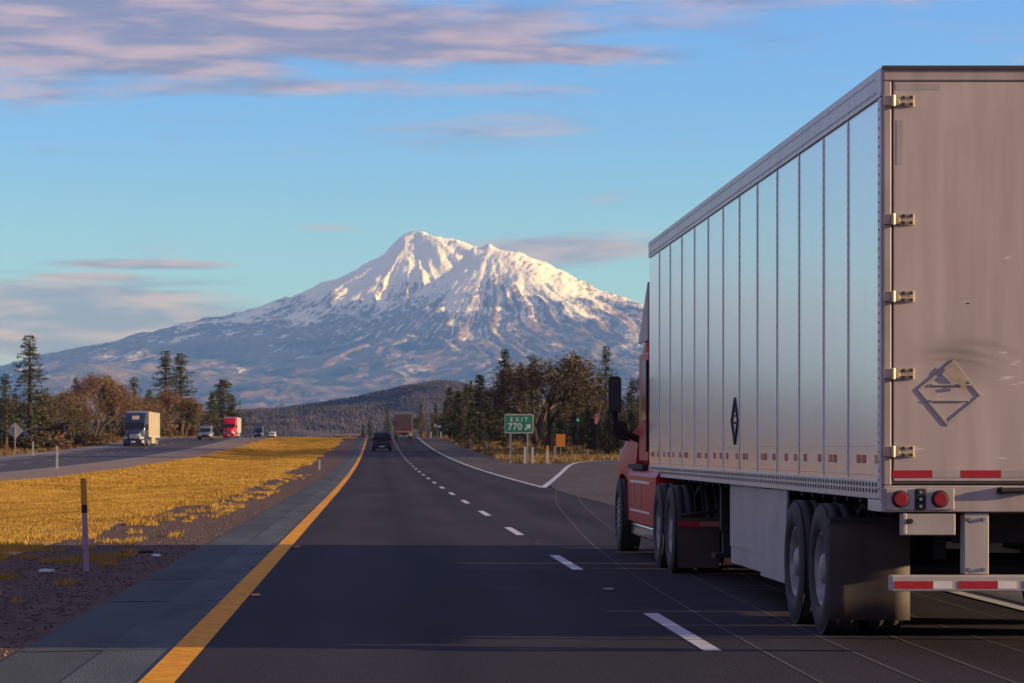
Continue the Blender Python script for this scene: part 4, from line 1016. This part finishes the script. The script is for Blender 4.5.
for s in (-1, 1):
    # fender: an arch over the steer wheel that runs forward into the lamp
    mb = MB(); rg = []
    for d in [35.72]+list(np.linspace(35.74, 37.65, 24)):
        zt = .62 if d < 35.73 else float(np.interp(d, (35.74,35.95,36.3,36.6,36.8,37.05,37.3,37.5,37.65), (1.78,1.745,1.65,1.55,1.47,1.36,1.24,1.12,.98)))
        xo = TX+s*(1.17+.13*min(1,max(0,(d-35.74)/.8)) if d < 37.2 else 1.3-.3*(d-37.2)); xi = TX+s*.85
        zb = .56 if d < 35.73 else min(zt-.1, .51+math.sqrt(max(.01, .58**2-min(.59,abs(d-36.5))**2)))
        rg.append([(xo, D(d), zb), (xo, D(d), min(zt-.14, 1.2)), (xo-s*.02, D(d), min(zt-.07, 1.42)), (xo-s*.07, D(d), zt-.02), (xo-s*.14, D(d), zt), (xi, D(d), zt+.05), (xi, D(d), zb)])
    mb.loft(rg); fe = mb.build('fender', M['red'], truck, smooth=True); md_ = fe.modifiers.new('Split', 'EDGE_SPLIT'); md_.split_angle = R(42)
    mb = MB(); x0, x1 = sorted((TX+s*1.28, TX+s*.9)); mb.loft([[(x0,D(36.95),.55),(x1,D(36.95),.55),(x1,D(36.95),1.05),(x0,D(36.95),1.05)],[(x0+(.15 if s<0 else 0),D(37.75),.55),(x1-(.15 if s>0 else 0),D(37.75),.55),(x1-(.15 if s>0 else 0),D(37.75),.95),(x0+(.15 if s<0 else 0),D(37.75),.95)]]); mb.build('headlight', M['chrome'], truck, bevel=.03)
    # chassis fairing with steps and stripes
    x = TX+s*1.26
    mb = MB(); rg = [[(x, D(d), zb), (x, D(d), 1.08), (x-s*.06, D(d), 1.17), (x-s*.3, D(d), 1.17), (x-s*.3, D(d), zb)] for d, zb in ((32.35,.45),(33.,.44),(34.5,.44),(35.98,.46))]; mb.loft(rg); cf = mb.build('chassis_fairing', M['red'], truck, bevel=.015)
    mb = MB(); x0, x1 = sorted((x+s*.004, x-s*.02)); mb.box(x0, x1, D(33.1), D(35.6), .985, 1.02); mb.box(x0, x1, D(33.1), D(35.6), .6, .63); mb.build('stripe', M['tape_white'], cf)
    mb = MB(); MB().box(x0, x1, D(35.02), D(35.35), .72, .98).build('step_recess', M['lamp_red'], cf); MB().box(x0, x1, D(34.1), D(34.4), .66, .96).build('step_recess', M['lamp_red'], cf)
    mb = MB(); x0, x1 = sorted((x-s*.01, x-s*.3)); mb.box(x0, x1, D(32.5), D(35.6), .27, .44); mb.build('side_step', M['chrome'], truck, bevel=.02)
    mb = MB(); mb.box(*sorted((x, x-s*.2)), D(33.95), D(35.9), 1.171, 1.23); mb.build('cab_gap', M['dark'], truck)
    # mirrors
    xm = TX+s*1.475
    mb = MB(); mb.loft([rr_ring(D(35.5), xm, .085, 1.93, 2.43, .05), rr_ring(D(35.62), xm, .085, 1.95, 2.42, .06), rr_ring(D(35.72), xm, .05, 2.0, 2.37, .05)]); mr_ = mb.build('mirror', M['dark'], truck)
    mb = MB(); mb.box(xm-.07, xm+.07, D(35.494), D(35.499), 1.96, 2.40); mb.build('mirror_glass', M['glass'], mr_)
    mb = MB(); pts = [(xm, D(35.6), 1.95), (xm, D(35.6), 1.8), (xm-s*.12, D(35.6), 1.68), (TX+s*1.12, D(35.6), 1.55)]
    for a, b in zip(pts, pts[1:]): mb.tube(a, b, .045, n=8)
    mb.build('mirror_arm', M['dark'], truck)
    xm2 = TX+s*1.33; mb = MB(); mb.loft([rr_ring(D(36.3), xm2, .1, 1.58, 1.82, .07), rr_ring(D(36.42), xm2, .07, 1.62, 1.78, .05)]); mb.tube((xm2, D(36.36), 1.6), (TX+s*.95, D(36.5), 1.5), .025, n=8); mb.build('mirror', M['dark'], truck)
mb = MB(); mb.loft([[(TX-1.2,D(37.7),.35),(TX+1.2,D(37.7),.35),(TX+1.2,D(37.7),.72),(TX-1.2,D(37.7),.72)],[(TX-1.0,D(38.15),.38),(TX+1.0,D(38.15),.38),(TX+1.0,D(38.15),.7),(TX-1.0,D(38.15),.7)]]); mb.build('bumper', M['chrome'], truck, bevel=.04)
mb = MB(); mb.box(TX-.5, TX+.5, D(37.99), D(38.05), .76, 1.3); mb.build('grille', M['chrome'], truck)
# ------------------------------------------------------------------ other traffic (front towards -Y in local space)
M['navy'] = mat('navy_paint', (.01,.02,.055), .4, var=.1, vscale=2, coat=.15)
M['cream_box'] = mat('cream_trailer', (.27,.225,.165), .7, var=.08, vscale=.6)
M['grey_box'] = mat('grey_trailer', (.28,.26,.24), .65, var=.08, vscale=.6)
M['black_paint'] = mat('black_paint', (.008,.008,.01), .5, coat=.1)
M['silver_paint'] = mat('silver_paint', (.2,.215,.23), .4, .4, coat=.2)
M['teal_paint'] = mat('dark_teal_paint', (.03,.06,.06), .35, coat=.4)
M['pale_paint'] = mat('white_car_paint', (.7,.7,.7), .35, coat=.4)
M['tarp'] = mat('brown_grey_box', (.13,.1,.085), .8, var=.15, vscale=1.2)
M['lamp_clear'] = mat('clear_lamp', (.5,.52,.55), .25, .3)
M['light_patch'] = mat('pale_lettering', (.62,.55,.4), .5)
def small_wheel(par, x, y, r, s, wd=.24, nm='wheel'):
    m = MB(); m.lathe_x([(-wd*.5,r*.001),(-wd*.46,r*.3),(-wd*.4,r*.6),(-wd*.5,r*.62),(-wd*.54,r*.85),(-wd*.42,r),(wd*.42,r),(wd*.54,r*.85),(wd*.5,r*.5)], 0, 0, 0, 20)
    o = m.build(nm, M['tyre'], par, smooth=True); o.location = (x, y, r); o.rotation_euler = (0,0,0 if s < 0 else math.pi)
    q = MB(); q.lathe_x([(-wd*.47,.0001),(-wd*.5,r*.2),(-wd*.44,r*.55),(-wd*.5,r*.6)], 0, 0, 0, 16); q.build('rim', M['rim'], o, smooth=True)
    return o
def oncoming_semi(x, y, label, paint, box, long_=15.5, patch=None):
    t = empty('semi_truck', (x, y, gnd(x, y)), label, 'truck', 'trucks coming the other way')
    mb = MB(); mb.loft([rr_ring(yy, 0, hw, z0, z1, r) for yy, hw, z0, z1, r in ((0,.62,.75,1.55,.2),(.3,.86,.7,1.72,.3),(1.,1.,.75,1.9,.3),(1.7,1.08,.9,2.0,.25))]); mb.build('hood', paint, t, smooth=True)
    mb = MB(); mb.loft([rr_ring(yy, 0, hw, z0, z1, r) for yy, hw, z0, z1, r in ((1.65,1.1,1.,2.05,.2),(2.15,1.16,1.,2.8,.25),(2.6,1.2,1.,3.35,.25),(3.2,1.22,1.,3.85,.2),(4.9,1.22,1.,3.95,.15))]); mb.build('cab', paint, t, smooth=True)
    mb = MB(); mb.loft([[(-1.06,1.62,2.08),(1.06,1.62,2.08),(1.05,2.1,2.76),(-1.05,2.1,2.76)],[(-1.06,1.72,2.08),(1.06,1.72,2.08),(1.05,2.2,2.76),(-1.05,2.2,2.76)]]); mb.build('windshield', M['glass'], t)
    mb = MB(); mb.box(-.5,.5,-.05,.05,.85,1.42); gr = mb.build('grille', M['chrome'], t, bevel=.04)
    mb = MB()
    for i in range(6): mb.box(-.47+i*.17,-.4+i*.17,-.06,-.051,.86,1.44)
    mb.build('grille_slot', M['dark'], gr)
    mb = MB(); mb.loft([rr_ring(-.15,0,1.0,.32,.72,.1), rr_ring(.05,0,1.2,.3,.74,.1), rr_ring(.8,0,1.24,.3,.72,.08)]); bu = mb.build('bumper', paint, t)
    MB().box(-.25,.25,-.17,-.152,.44,.6).build('number_plate', M['tape_white'], bu)
    for s in (-1,1):
        mb = MB(); mb.loft([[(s*.72,.12,.85),(s*1.14,.35,.85),(s*1.14,.35,1.12),(s*.72,.12,1.15)],[(s*.72,.6,.85),(s*1.16,.8,.85),(s*1.16,.8,1.12),(s*.72,.6,1.15)]]); mb.build('headlight', M['lamp_clear'], t)
        mb = MB(); mb.loft([[(s*.85,.5,.7),(s*1.24,.55,.7),(s*1.24,.55,1.15),(s*.85,.5,1.25)],[(s*.85,1.9,.7),(s*1.24,1.9,.7),(s*1.24,1.9,1.3),(s*.85,1.9,1.4)]]); mb.build('fender', paint, t, bevel=.05)
        mb = MB(); mb.box(*sorted((s*1.38,s*1.56)),1.8,1.92,1.95,2.55); mb.tube((s*1.15,2.0,2.0),(s*1.45,1.86,2.0),.03); mb.build('mirror', M['dark'], t, bevel=.03)
        mb = MB(); mb.box(*sorted((s*1.231,s*1.15)),2.4,3.3,1.9,2.6); mb.build('window', M['glass'], t)
        mb = MB(); mb.box(*sorted((s*1.22,s*.8)),2.2,4.9,.4,.98); mb.build('side_fairing', paint, t, bevel=.04)
        for yy in (1.1,): small_wheel(t, s*1.08, yy, .5, s)
        for yy in (5.6,6.9,long_+1.2,long_+2.4): small_wheel(t, s*1.05, yy, .5, s, .4)
        mb = MB(); mb.box(*sorted((s*1.27,s*1.24)),9.5,15.,.35,1.1); mb.build('side_skirt', box, t)
    mb = MB(); mb.box(-1.3,1.3,5.5,5.5+long_,1.1,4.1); tb = mb.build('trailer_body', box, t, bevel=.03)
    mb = MB(); mb.box(-1.31,1.31,5.45,5.49,4.0,4.12); mb.box(-1.315,-1.301,5.5,5.5+long_,1.1,1.22); mb.box(1.301,1.315,5.5,5.5+long_,1.1,1.22); mb.build('trailer_rail', M['rail'], tb)
    mb = MB(); mb.box(-.5,.5,4.9,5.5+long_-.1,.75,1.09); mb.build('chassis', M['dark'], t)
    if patch:
        mb = MB(); mb.box(-.38,.38,2.42,2.62,3.12,3.55); mb.build('roof_emblem', M['light_patch'], t)
    return t
oncoming_semi(PX(133.5,300), 300, 'dark blue semi truck with pale trailer, nearest of the oncoming traffic', M['navy'], M['cream_box'], patch=True)
oncoming_semi(PX(229,512), 512, 'red semi truck with pale trailer far up the oncoming road', M['red'], M['grey_box'])
def car(x, y, label, paint, L=4.8, W=1.9, H=1.75, flip=False, name='suv', group=None, rear=True, cat='car', van=False):
    t = empty(name, (x, y, gnd(x, y)), label, cat, group, math.pi if flip else 0)
    hw = W/2; h1 = H*.56
    if flip: pass
    # local: rear face at y = 0, nose at y = L
    mb = MB(); mb.loft([rr_ring(yy, 0, w_, z0, z1, r) for yy, w_, z0, z1, r in ((0,hw*.93,.42,h1*.97,.12),(.12,hw*.98,.34,h1,.14),(L*.3,hw,.28,h1,.12),(L*.66,hw,.28,h1*.98,.12),(L*.9,hw*.95,.3,h1*.88,.14),(L,hw*.82,.38,h1*.74,.12))]); b = mb.build('body', paint, t, smooth=True)
    cab = ((.06,hw*.86,h1-.03,H*.93,.12),(.3,hw*.88,h1-.03,H,.16),(L*.5,hw*.87,h1-.03,H*.99,.16),(L*.62,hw*.86,h1-.03,H*.84,.14),(L*.72,hw*.84,h1-.06,h1+.04,.04))
    if van: cab = ((.03,hw*.96,h1-.03,H*.98,.1),(.1,hw*.97,h1-.03,H,.1),(L*.7,hw*.96,h1-.03,H,.12),(L*.82,hw*.9,h1-.03,H*.84,.12),(L*.92,hw*.84,h1-.06,h1+.04,.04))
    mb = MB(); mb.loft([rr_ring(*c) if False else rr_ring(c[0], 0, c[1], c[2], c[3], c[4]) for c in cab]); mb.build('cabin', paint, t, smooth=True)
    zr = H*.9
    mb = MB(); mb.loft([[(-hw*.72,.03,h1+.03),(hw*.72,.03,h1+.03),(hw*.66,.13,zr-.02),(-hw*.66,.13,zr-.02)],[(-hw*.72,.1,h1+.03),(hw*.72,.1,h1+.03),(hw*.66,.2,zr-.02),(-hw*.66,.2,zr-.02)]]); mb.build('rear_window', M['glass'], t)
    a, c = (cab[3][0], cab[4][0])
    mb = MB(); mb.loft([[(-hw*.76,c+.03,h1+.06),(hw*.76,c+.03,h1+.06),(hw*.72,a+.05,H*.84),(-hw*.72,a+.05,H*.84)],[(-hw*.76,c-.06,h1+.03),(hw*.76,c-.06,h1+.03),(hw*.72,a-.04,H*.82),(-hw*.72,a-.04,H*.82)]]); mb.build('windshield', M['glass'], t)
    for s in (-1,1):
        mb = MB(); mb.loft([[(s*hw*.9,.5,h1+.03),(s*hw*.9,L*.6,h1+.03),(s*hw*.885,L*.53,H*.87),(s*hw*.885,.5,H*.87)],[(s*hw*.8,.5,h1+.03),(s*hw*.8,L*.6,h1+.03),(s*hw*.8,L*.53,H*.87),(s*hw*.8,.5,H*.87)]]); mb.build('side_window', M['glass'], t)
        mb = MB(); mb.box(*sorted((s*hw*.96,s*hw*.72)),-.015,.08,h1*.72,h1*.98); mb.build('tail_light', M['lamp_red'], t, bevel=.02)
        mb = MB(); mb.box(*sorted((s*hw*.8,s*hw*.48)),L-.1,L+.015,h1*.5,h1*.68); mb.build('headlight', M['lamp_clear'], t, bevel=.02)
        mb = MB(); mb.box(*sorted((s*hw*1.12,s*hw*.93)),L*.6,L*.63,h1+.02,h1+.2); mb.build('mirror', M['dark'], t, bevel=.02)
        for yy in (L*.2, L*.8): small_wheel(t, s*(hw-.13), yy, .36, s)
    mb = MB(); mb.loft([rr_ring(-.06,0,hw*.9,.36,.6,.08), rr_ring(.15,0,hw*.98,.34,.62,.08)]); bp_ = mb.build('rear_bumper', paint, t)
    mb = MB(); mb.box(-.26,.26,-.075,-.062,.66 if False else .42,.54); mb.build('number_plate', M['tape_white'], bp_)
    mb = MB(); mb.box(-hw*.42,hw*.42,L-.05,L+.02,h1*.42,h1*.62); mb.build('grille', M['dark'], t)
    if name == 'suv':
        mb = MB()
        for s in (-1,1): mb.tube((s*hw*.68,.4,H+.05),(s*hw*.68,L*.5,H+.05),.025); mb.box(s*hw*.68-.02,s*hw*.68+.02,.5,.6,H-.02,H+.05); mb.box(s*hw*.68-.02,s*hw*.68+.02,L*.45,L*.45+.1,H-.02,H+.05)
        for yy in (.8,1.9): mb.tube((-hw*.68,yy,H+.06),(hw*.68,yy,H+.06),.02)
        mb.build('roof_rack', M['steel'], t)
    return t
car(PX(382,262), 262, 'black SUV with a roof rack driving ahead in the same lane', M['black_paint'], L=4.9, W=1.95, H=1.9)
car(PX(204.5,352), 352+4.9, 'silver SUV coming down the oncoming road between the blue truck and the red truck', M['silver_paint'], flip=True, W=1.95, H=1.85)
car(PX(258.5,585), 591, 'dark green van coming over the rise behind the oncoming red truck', M['teal_paint'], flip=True, L=5.8, W=2.05, H=2.5, name='van', van=True, cat='van')
car(PX(272,640), 645, 'small white car behind the dark green oncoming van', M['pale_paint'], flip=True, L=4.5, W=1.8, H=1.45, name='hatchback')
# box truck ahead in the right lane
bx, by = PX(403.7,373), 373
t = empty('box_truck', (bx, by, gnd(bx, by)), 'brownish box truck ahead in the right lane near the rise', 'truck')
tb = MB().box(-1.28,1.28,0,9,1.05,3.55).build('cargo_box', M['tarp'], t, bevel=.03)
mb = MB()
for i in range(6): mb.box(-1.1+i*.42,-1.06+i*.42,-.03,-.001,1.1,3.4)
for z in (1.6,2.2,2.8): mb.box(-1.2,1.2,-.028,-.0015,z,z+.05)
mb.build('door_rib', M['tarp'], tb)
MB().box(-1.28,1.28,-.06,.2,.85,1.045).build('rear_sill', M['tape_amber'], t)
for s in (-1,1):
    MB().box(*sorted((s*1.25,s*.75)),-.03,.02,.35,.84).build('mud_flap', M['plate_pale'] if s > 0 else M['flap'], t)
    MB().box(*sorted((s*1.22,s*1.02)),-.075,-.061,.9,1.0).build('tail_light', M['lamp_red'], t)
    for yy in (1.2,2.4,9.6): small_wheel(t, s*1.02, yy, .48, s, .42)
MB().box(-.5,.5,.2,10,.6,.99).build('chassis', M['dark'], t)
mb = MB(); mb.loft([rr_ring(yy, 0, w_, .8, z1, .15) for yy, w_, z1 in ((9.2,1.15,2.9),(10.2,1.15,2.9),(10.7,1.1,2.2),(12,.95,1.8))]); mb.build('cab', M['teal_paint'], t, smooth=True)
MB().box(-1.5,-1.35,10.2,10.35,1.9,2.6).build('mirror', M['dark'], t); MB().box(1.35,1.5,10.2,10.35,1.9,2.6).build('mirror', M['dark'], t)

# ------------------------------------------------------------------ signs, markers and small things
def text_mesh(txt, size, m, parent, loc, sx=1., space=1.):
    cu = bpy.data.curves.new('lettering', 'FONT'); cu.body = txt; cu.size = size; cu.align_x = 'CENTER'; cu.align_y = 'CENTER'; cu.extrude = .004; cu.space_character = space; cu.offset = .003
    o = bpy.data.objects.new('lettering', cu); COL.objects.link(o); bpy.context.view_layer.update()
    me = bpy.data.meshes.new_from_object(o.evaluated_get(bpy.context.evaluated_depsgraph_get())); bpy.data.objects.remove(o)
    me.materials.clear(); me.materials.append(m); me.name = 'lettering'
    q = new_obj('lettering', me, parent); q.location = loc; q.rotation_euler = (math.pi/2, 0, 0); q.scale = (sx, 1, 1); return q
sdist = 182.
sx_, sz0, sz1 = PX(519,sdist), PZ(433.2,sdist), PZ(414.3,sdist); sw = 28.8*sdist/F/2; sc_, sh = (sz0+sz1)/2, (sz1-sz0)/2
sg = empty('exit_sign', (sx_, sdist, gz(sdist)), 'green exit sign on two posts reading EXIT 770 with an arrow', 'road sign')
zc = sc_-gz(sdist)
def rrect(mb, hw, hh, r, y0, y1, cz):
    pts = [(hw-r, hh-r, 0), (-hw+r, hh-r, 90), (-hw+r, -hh+r, 180), (hw-r, -hh+r, 270)]; ring = []
    for px_, pz_, a0 in pts:
        for i in range(5): a = R(a0+22.5*i); ring.append((px_+r*math.cos(a), pz_+r*math.sin(a)))
    return mb.loft([[(p[0], y0, cz+p[1]) for p in ring], [(p[0], y1, cz+p[1]) for p in ring]])
pb = rrect(MB(), sw, sh, .14, -.02, .0, zc).build('panel_border', M['sign_white'], sg)
pn = rrect(MB(), sw-.045, sh-.045, .11, -.026, -.0205, zc).build('panel', M['sign_green'], sg)
text_mesh('EXIT', .42, M['sign_white'], pn, (0, -.03, zc+sh*.42), 1., 1.6)
text_mesh('770', .66, M['sign_white'], pn, (-sw*.29, -.03, zc-sh*.34), 1., 1.05)
mb = MB(); ax, azz = sw*.62, zc-sh*.34; k = .27
def ar(u, v): return (ax+(u-v)*.7071*k, -.034, azz+(u+v)*.7071*k)
mb.add([ar(-1.,-.2), ar(.05,-.2), ar(.05,.2), ar(-1.,.2)], [(0,1,2,3)]); mb.add([ar(1.,0), ar(0.051,.72), ar(-.25,.72), ar(.051,.21), ar(.051,-.21), ar(-.25,-.72), ar(.051,-.72)], [(0,1,2),(0,2,3),(0,3,4),(0,4,5),(0,5,6)]); mb.build('arrow', M['sign_white'], pn)
for px in (510.5, 527.6):
    x = PX(px, sdist)-sx_; MB().box(x-.05, x+.05, .002, .1, -.1, zc+sh*.8).build('post', M['galv'], sg)
# orange sign
od = 192.; ox = PX(560.6,od)
og = empty('orange_sign', (ox, od, gz(od)), 'plain orange sign on a single post by the exit ramp', 'road sign')
z0, z1 = PZ(446.8,od)-gz(od), PZ(434.2,od)-gz(od)
rrect(MB(), 4.6*od/F, (z1-z0)/2, .05, -.02, 0, (z0+z1)/2).build('panel', M['sign_orange'], og); MB().box(-.04,.04,.002,.07,-.1,z1-.1).build('post', M['wood_post'], og)
# back of the diamond sign on the far bank
dd = 240.; dx_ = PX(15,dd); dz_ = gnd(dx_, dd)
dg = empty('diamond_sign', (dx_, dd, dz_), 'bare grey back of a diamond sign on the far bank of the oncoming road', 'road sign')
zc2 = PZ(430.7,dd)-dz_; hs = 8.5*dd/F
mb = MB(); mb.loft([[(hs,-.0,zc2),(0,-.0,zc2+hs),(-hs,-.0,zc2),(0,-.0,zc2-hs)],[(hs,.012,zc2),(0,.012,zc2+hs),(-hs,.012,zc2),(0,.012,zc2-hs)]]); mb.build('panel', M['sign_back'], dg)
MB().box(-.05,.05,-.1,-.002,-.1,zc2+hs*.5).build('post', M['galv'], dg); MB().box(-.3,.3,-.03,-.0025,zc2+.2,zc2+.26).build('bracket', M['galv'], dg)
# far little white sign
fd = 385.; fx_ = PX(437.5,fd); fz_ = gnd(fx_, fd)
fg = empty('white_sign', (fx_, fd, fz_), 'small white sign facing the road beyond the box truck ahead', 'road sign')
a, b = PZ(428,fd)-fz_, PZ(424.3,fd)-fz_
MB().box(-.5,.5,-.02,0,a,b).build('panel', M['sign_white'], fg); MB().box(-.05,.05,.002,.08,-.1,b-.1).build('post', M['galv'], fg)
# pink sign and a green signal by the foot of the ramp
rd = 214.; rx_ = PX(597,rd); rz_ = gz(rd)
rg_ = empty('ramp_sign', (rx_, rd, rz_), 'faded pink sign with a sloping top among dark trees by the ramp', 'road sign')
a, b = PZ(424,rd)-rz_, PZ(413,rd)-rz_
mb = MB(); mb.loft([[(-.18,0,a),(.0,0,a),(.25,0,b-.25),(.25,0,b),(-.22,0,b-.08)],[(-.18,.02,a),(.0,.02,a),(.25,.02,b-.25),(.25,.02,b),(-.22,.02,b-.08)]]); mb.build('panel', mat('faded_pink', (.4,.17,.19), .7, var=.2, vscale=3), rg_); MB().box(-.03,.02,.022,.06,-.1,b-.15).build('post', M['dark'], rg_)
vd = 222.; vx_ = PX(577.5,vd); vz_ = gz(vd)
vg = empty('traffic_signal', (vx_, vd, vz_), 'signal lamp on a thin pole showing green in front of the dark trees', 'signal')
zc3 = PZ(420,vd)-vz_
MB().tube((0,0,-.1),(0,0,zc3+.3),.05,.045).build('pole', M['dark'], vg); MB().box(-.16,.16,-.22,-.06,zc3-.5,zc3+.5).build('housing', M['dark'], vg, bevel=.03)
MB().disc_y(0,-.221,zc3-.0,.11,16,.02).build('green_lamp', mat('green_lamp', (.02,.5,.3), .3, emit=((.03,.6,.35), .12)), vg)
# delineators
def marker(px, top, bot, d, m_, label, group=None, cap=None, wd=.09, name='marker_post', flat=.035, z=None, X=None, h=None):
    x = PX(px, d) if X is None else X; zz = gnd(x, d); hh = h or (bot-top)*d/F
    t = empty(name, (x, d, zz), label, 'post', group)
    c = .26*hh if cap else 0
    mb = MB(); mb.loft([[(-wd/2,-flat/2,-.1),(wd/2,-flat/2,-.1),(wd/2,flat/2,-.1),(-wd/2,flat/2,-.1)],[(-wd/2,-flat/2,hh-c),(wd/2,-flat/2,hh-c),(wd/2,flat/2,hh-c),(-wd/2,flat/2,hh-c)]]); mb.build('stake', m_, t)
    if cap:
        mb = MB(); mb.box(-wd/2-.004,wd/2+.004,-flat/2-.006,flat/2+.004,hh-c+.002,hh); mb.build('reflector', cap, t)
    return t
g_ = 'white marker posts at the gore'
marker(525, 447.3, 464, 181.5, M['post_white'], 'white marker post in front of the lower middle of the exit sign', g_, wd=.16)
marker(532.6, 447.3, 464, 181.5, M['post_white'], 'white marker post just past the edge of the exit sign', g_, wd=.15)
marker(547.6, 446, 464, 181.5, M['post_white'], 'white marker post with an amber cap between the exit sign and the orange sign', g_, M['post_amber'], .17)
marker(555, 446, 463, 184, M['galv'], 'grey marker post beside the post of the orange sign', g_, wd=.13)
marker(513, 444, 451, 240, M['post_white'], 'short white marker post seen between the legs of the exit sign', g_, wd=.13)
marker(487, 442.5, 449, 265, M['post_white'], 'short white marker post on the grass before the exit sign', g_, wd=.2)
marker(470.4, 436, 448, 262, M['galv'], 'thin grey marker post at the road side of the grass strip', g_, wd=.13, cap=M['post_white'])
marker(424, 432.5, 438.8, 380, M['post_amber'], 'yellow marker post at the shoulder by the far white sign', None, wd=.32, cap=M['post_amber'])
for px, lab in ((431,'far white post standing before the small white sign'),(446,'far white post past the small white sign'),(441,'far white post under the small white sign')):
    marker(px, 430, 436, 392, M['post_white'], lab, 'far white posts', wd=.2)
marker(572, 449, 460, 200, M['wood_post'], 'short wooden stake past the orange sign', 'wooden stakes by the ramp', wd=.15)
marker(588, 450, 460, 208, M['wood_post'], 'short wooden stake under the pink sign', 'wooden stakes by the ramp', wd=.15)
marker(621, 446, 456, 206, mat('blue_marker', (.14,.26,.36), .5), 'bluish marker post beside the fender of the red truck', None, wd=.22)
marker(57, 447, 470, 155, M['post_white'], 'white marker post on the near verge of the oncoming road', None, wd=.12)
marker(33, 445, 459, 232, M['post_white'], 'white marker post on the far bank beside the diamond sign', None, wd=.14)
marker(319.5, 452.5, 462.5, 152, M['post_white'], 'short white marker post where the median grass meets the gravel', None, wd=.1)
marker(411, 0, 0, 600, M['post_white'], 'pale post far along the median', None, wd=.12, X=-6., h=.8)
# the tall delineator close by
pdist = 30.65; px_ = PX(86.5, pdist)
t = empty('delineator_post', (px_, pdist, gnd(px_, pdist)), 'slim roadside delineator with an amber top half and a white foot tinted lilac by painted shade', 'post'); t.rotation_euler = (0, R(-2.), 0)
MB().box(-.032,.032,-.014,.014,-.1,.68).build('stake', M['post_shaded'], t, bevel=.006)
MB().box(-.034,.034,-.016,.016,.682,.785).build('dark_band', M['dark'], t, bevel=.004)
MB().box(-.034,.034,-.016,.016,.787,1.075).build('reflector', M['post_amber'], t, bevel=.004); MB().box(-.035,.035,-.017,.017,1.077,1.09).build('cap', M['dark'], t)
# raised pavement markers
M['marker_dark'] = mat('pavement_marker', (.06,.05,.045), .6)
for px, py, lab, m_ in ((256,597,'amber pavement marker beside the yellow line, nearer of the two', M['post_amber']),(297,548,'amber pavement marker beside the yellow line, farther of the two', M['post_amber']),(609,591,'worn pale pavement marker between the two nearest lane dashes', M['concrete']),(538,545.5,'dark pavement marker between the second and third lane dash', M['marker_dark'])):
    d = CAMH*F/(py-HZ); x = PX(px, d)
    t = empty('pavement_marker', (x, d, .012), lab, 'road marker', 'raised pavement markers')
    mb = MB(); mb.loft([[(-.06,-.06,0),(.06,-.06,0),(.06,.06,0),(-.06,.06,0)],[(-.045,-.025,.022),(.045,-.025,.022),(.045,.025,.022),(-.045,.025,.022)]]); mb.build('base', M['marker_dark'], t)
    mb = MB(); mb.quad((-.045,-.056,.005),(.045,-.056,.005),(.038,-.029,.0222),(-.038,-.029,.0222)); mb.build('lens', m_, t)
# litter on the gravel
M['litter'] = mat('pale_litter', (.5,.52,.56), .6)
for px, py, wd, ht, lab in ((47,573,.17,.05,'flattened pale scrap of litter on the gravel near the delineator, by the grass'),(156,557.5,.10,.05,'small white crumpled scrap on the gravel between the delineator and the pavement')):
    d = CAMH*F/(py-HZ); x = PX(px, d); rnd = random.Random(px); mb = MB(); rg = []
    for k in range(4):
        rg.append([(x+wd*(-.5+k/3)+rnd.uniform(-.01,.01), d+.06*math.cos(a)*rnd.uniform(.6,1.2), gnd(x, d)+max(-.003, ht*.5+ht*.5*math.sin(a)*rnd.uniform(.5,1.2))) for a in [i*6.283/7 for i in range(7)]])
    mb.loft(rg); o = mb.build('litter_scrap', M['litter']); tag(o, lab, 'litter')
d = 36.; mb = MB(); pts = [(PX(122+i*5, d), d+.1*math.sin(i*1.3), .012+.006*(i % 2)) for i in range(7)]
for a, b in zip(pts, pts[1:]): mb.tube(a, b, .02, n=5)
tag(mb.build('rubber_strip', M['black']), 'thin dark strip of tyre rubber lying on the gravel behind the white scrap', 'debris')
# pale barrier where the road tops the rise
bz = 655.; x0, x1 = PX(334,bz), PX(361,bz); zb = gz(bz)
mb = MB(); mb.box(x0, x1, bz, bz+.3, zb-.5, PZ(435.8,bz)); bo = mb.build('barrier', M['dark'])
bo['label'] = 'low dark barrier with a pale cap rail where the road tops the rise'; bo['category'] = 'barrier'
mb = MB(); mb.box(x0, x1, bz-.05, bz+.35, PZ(435.7,bz), PZ(433.8,bz)); mb.build('cap_rail', M['concrete'], bo)
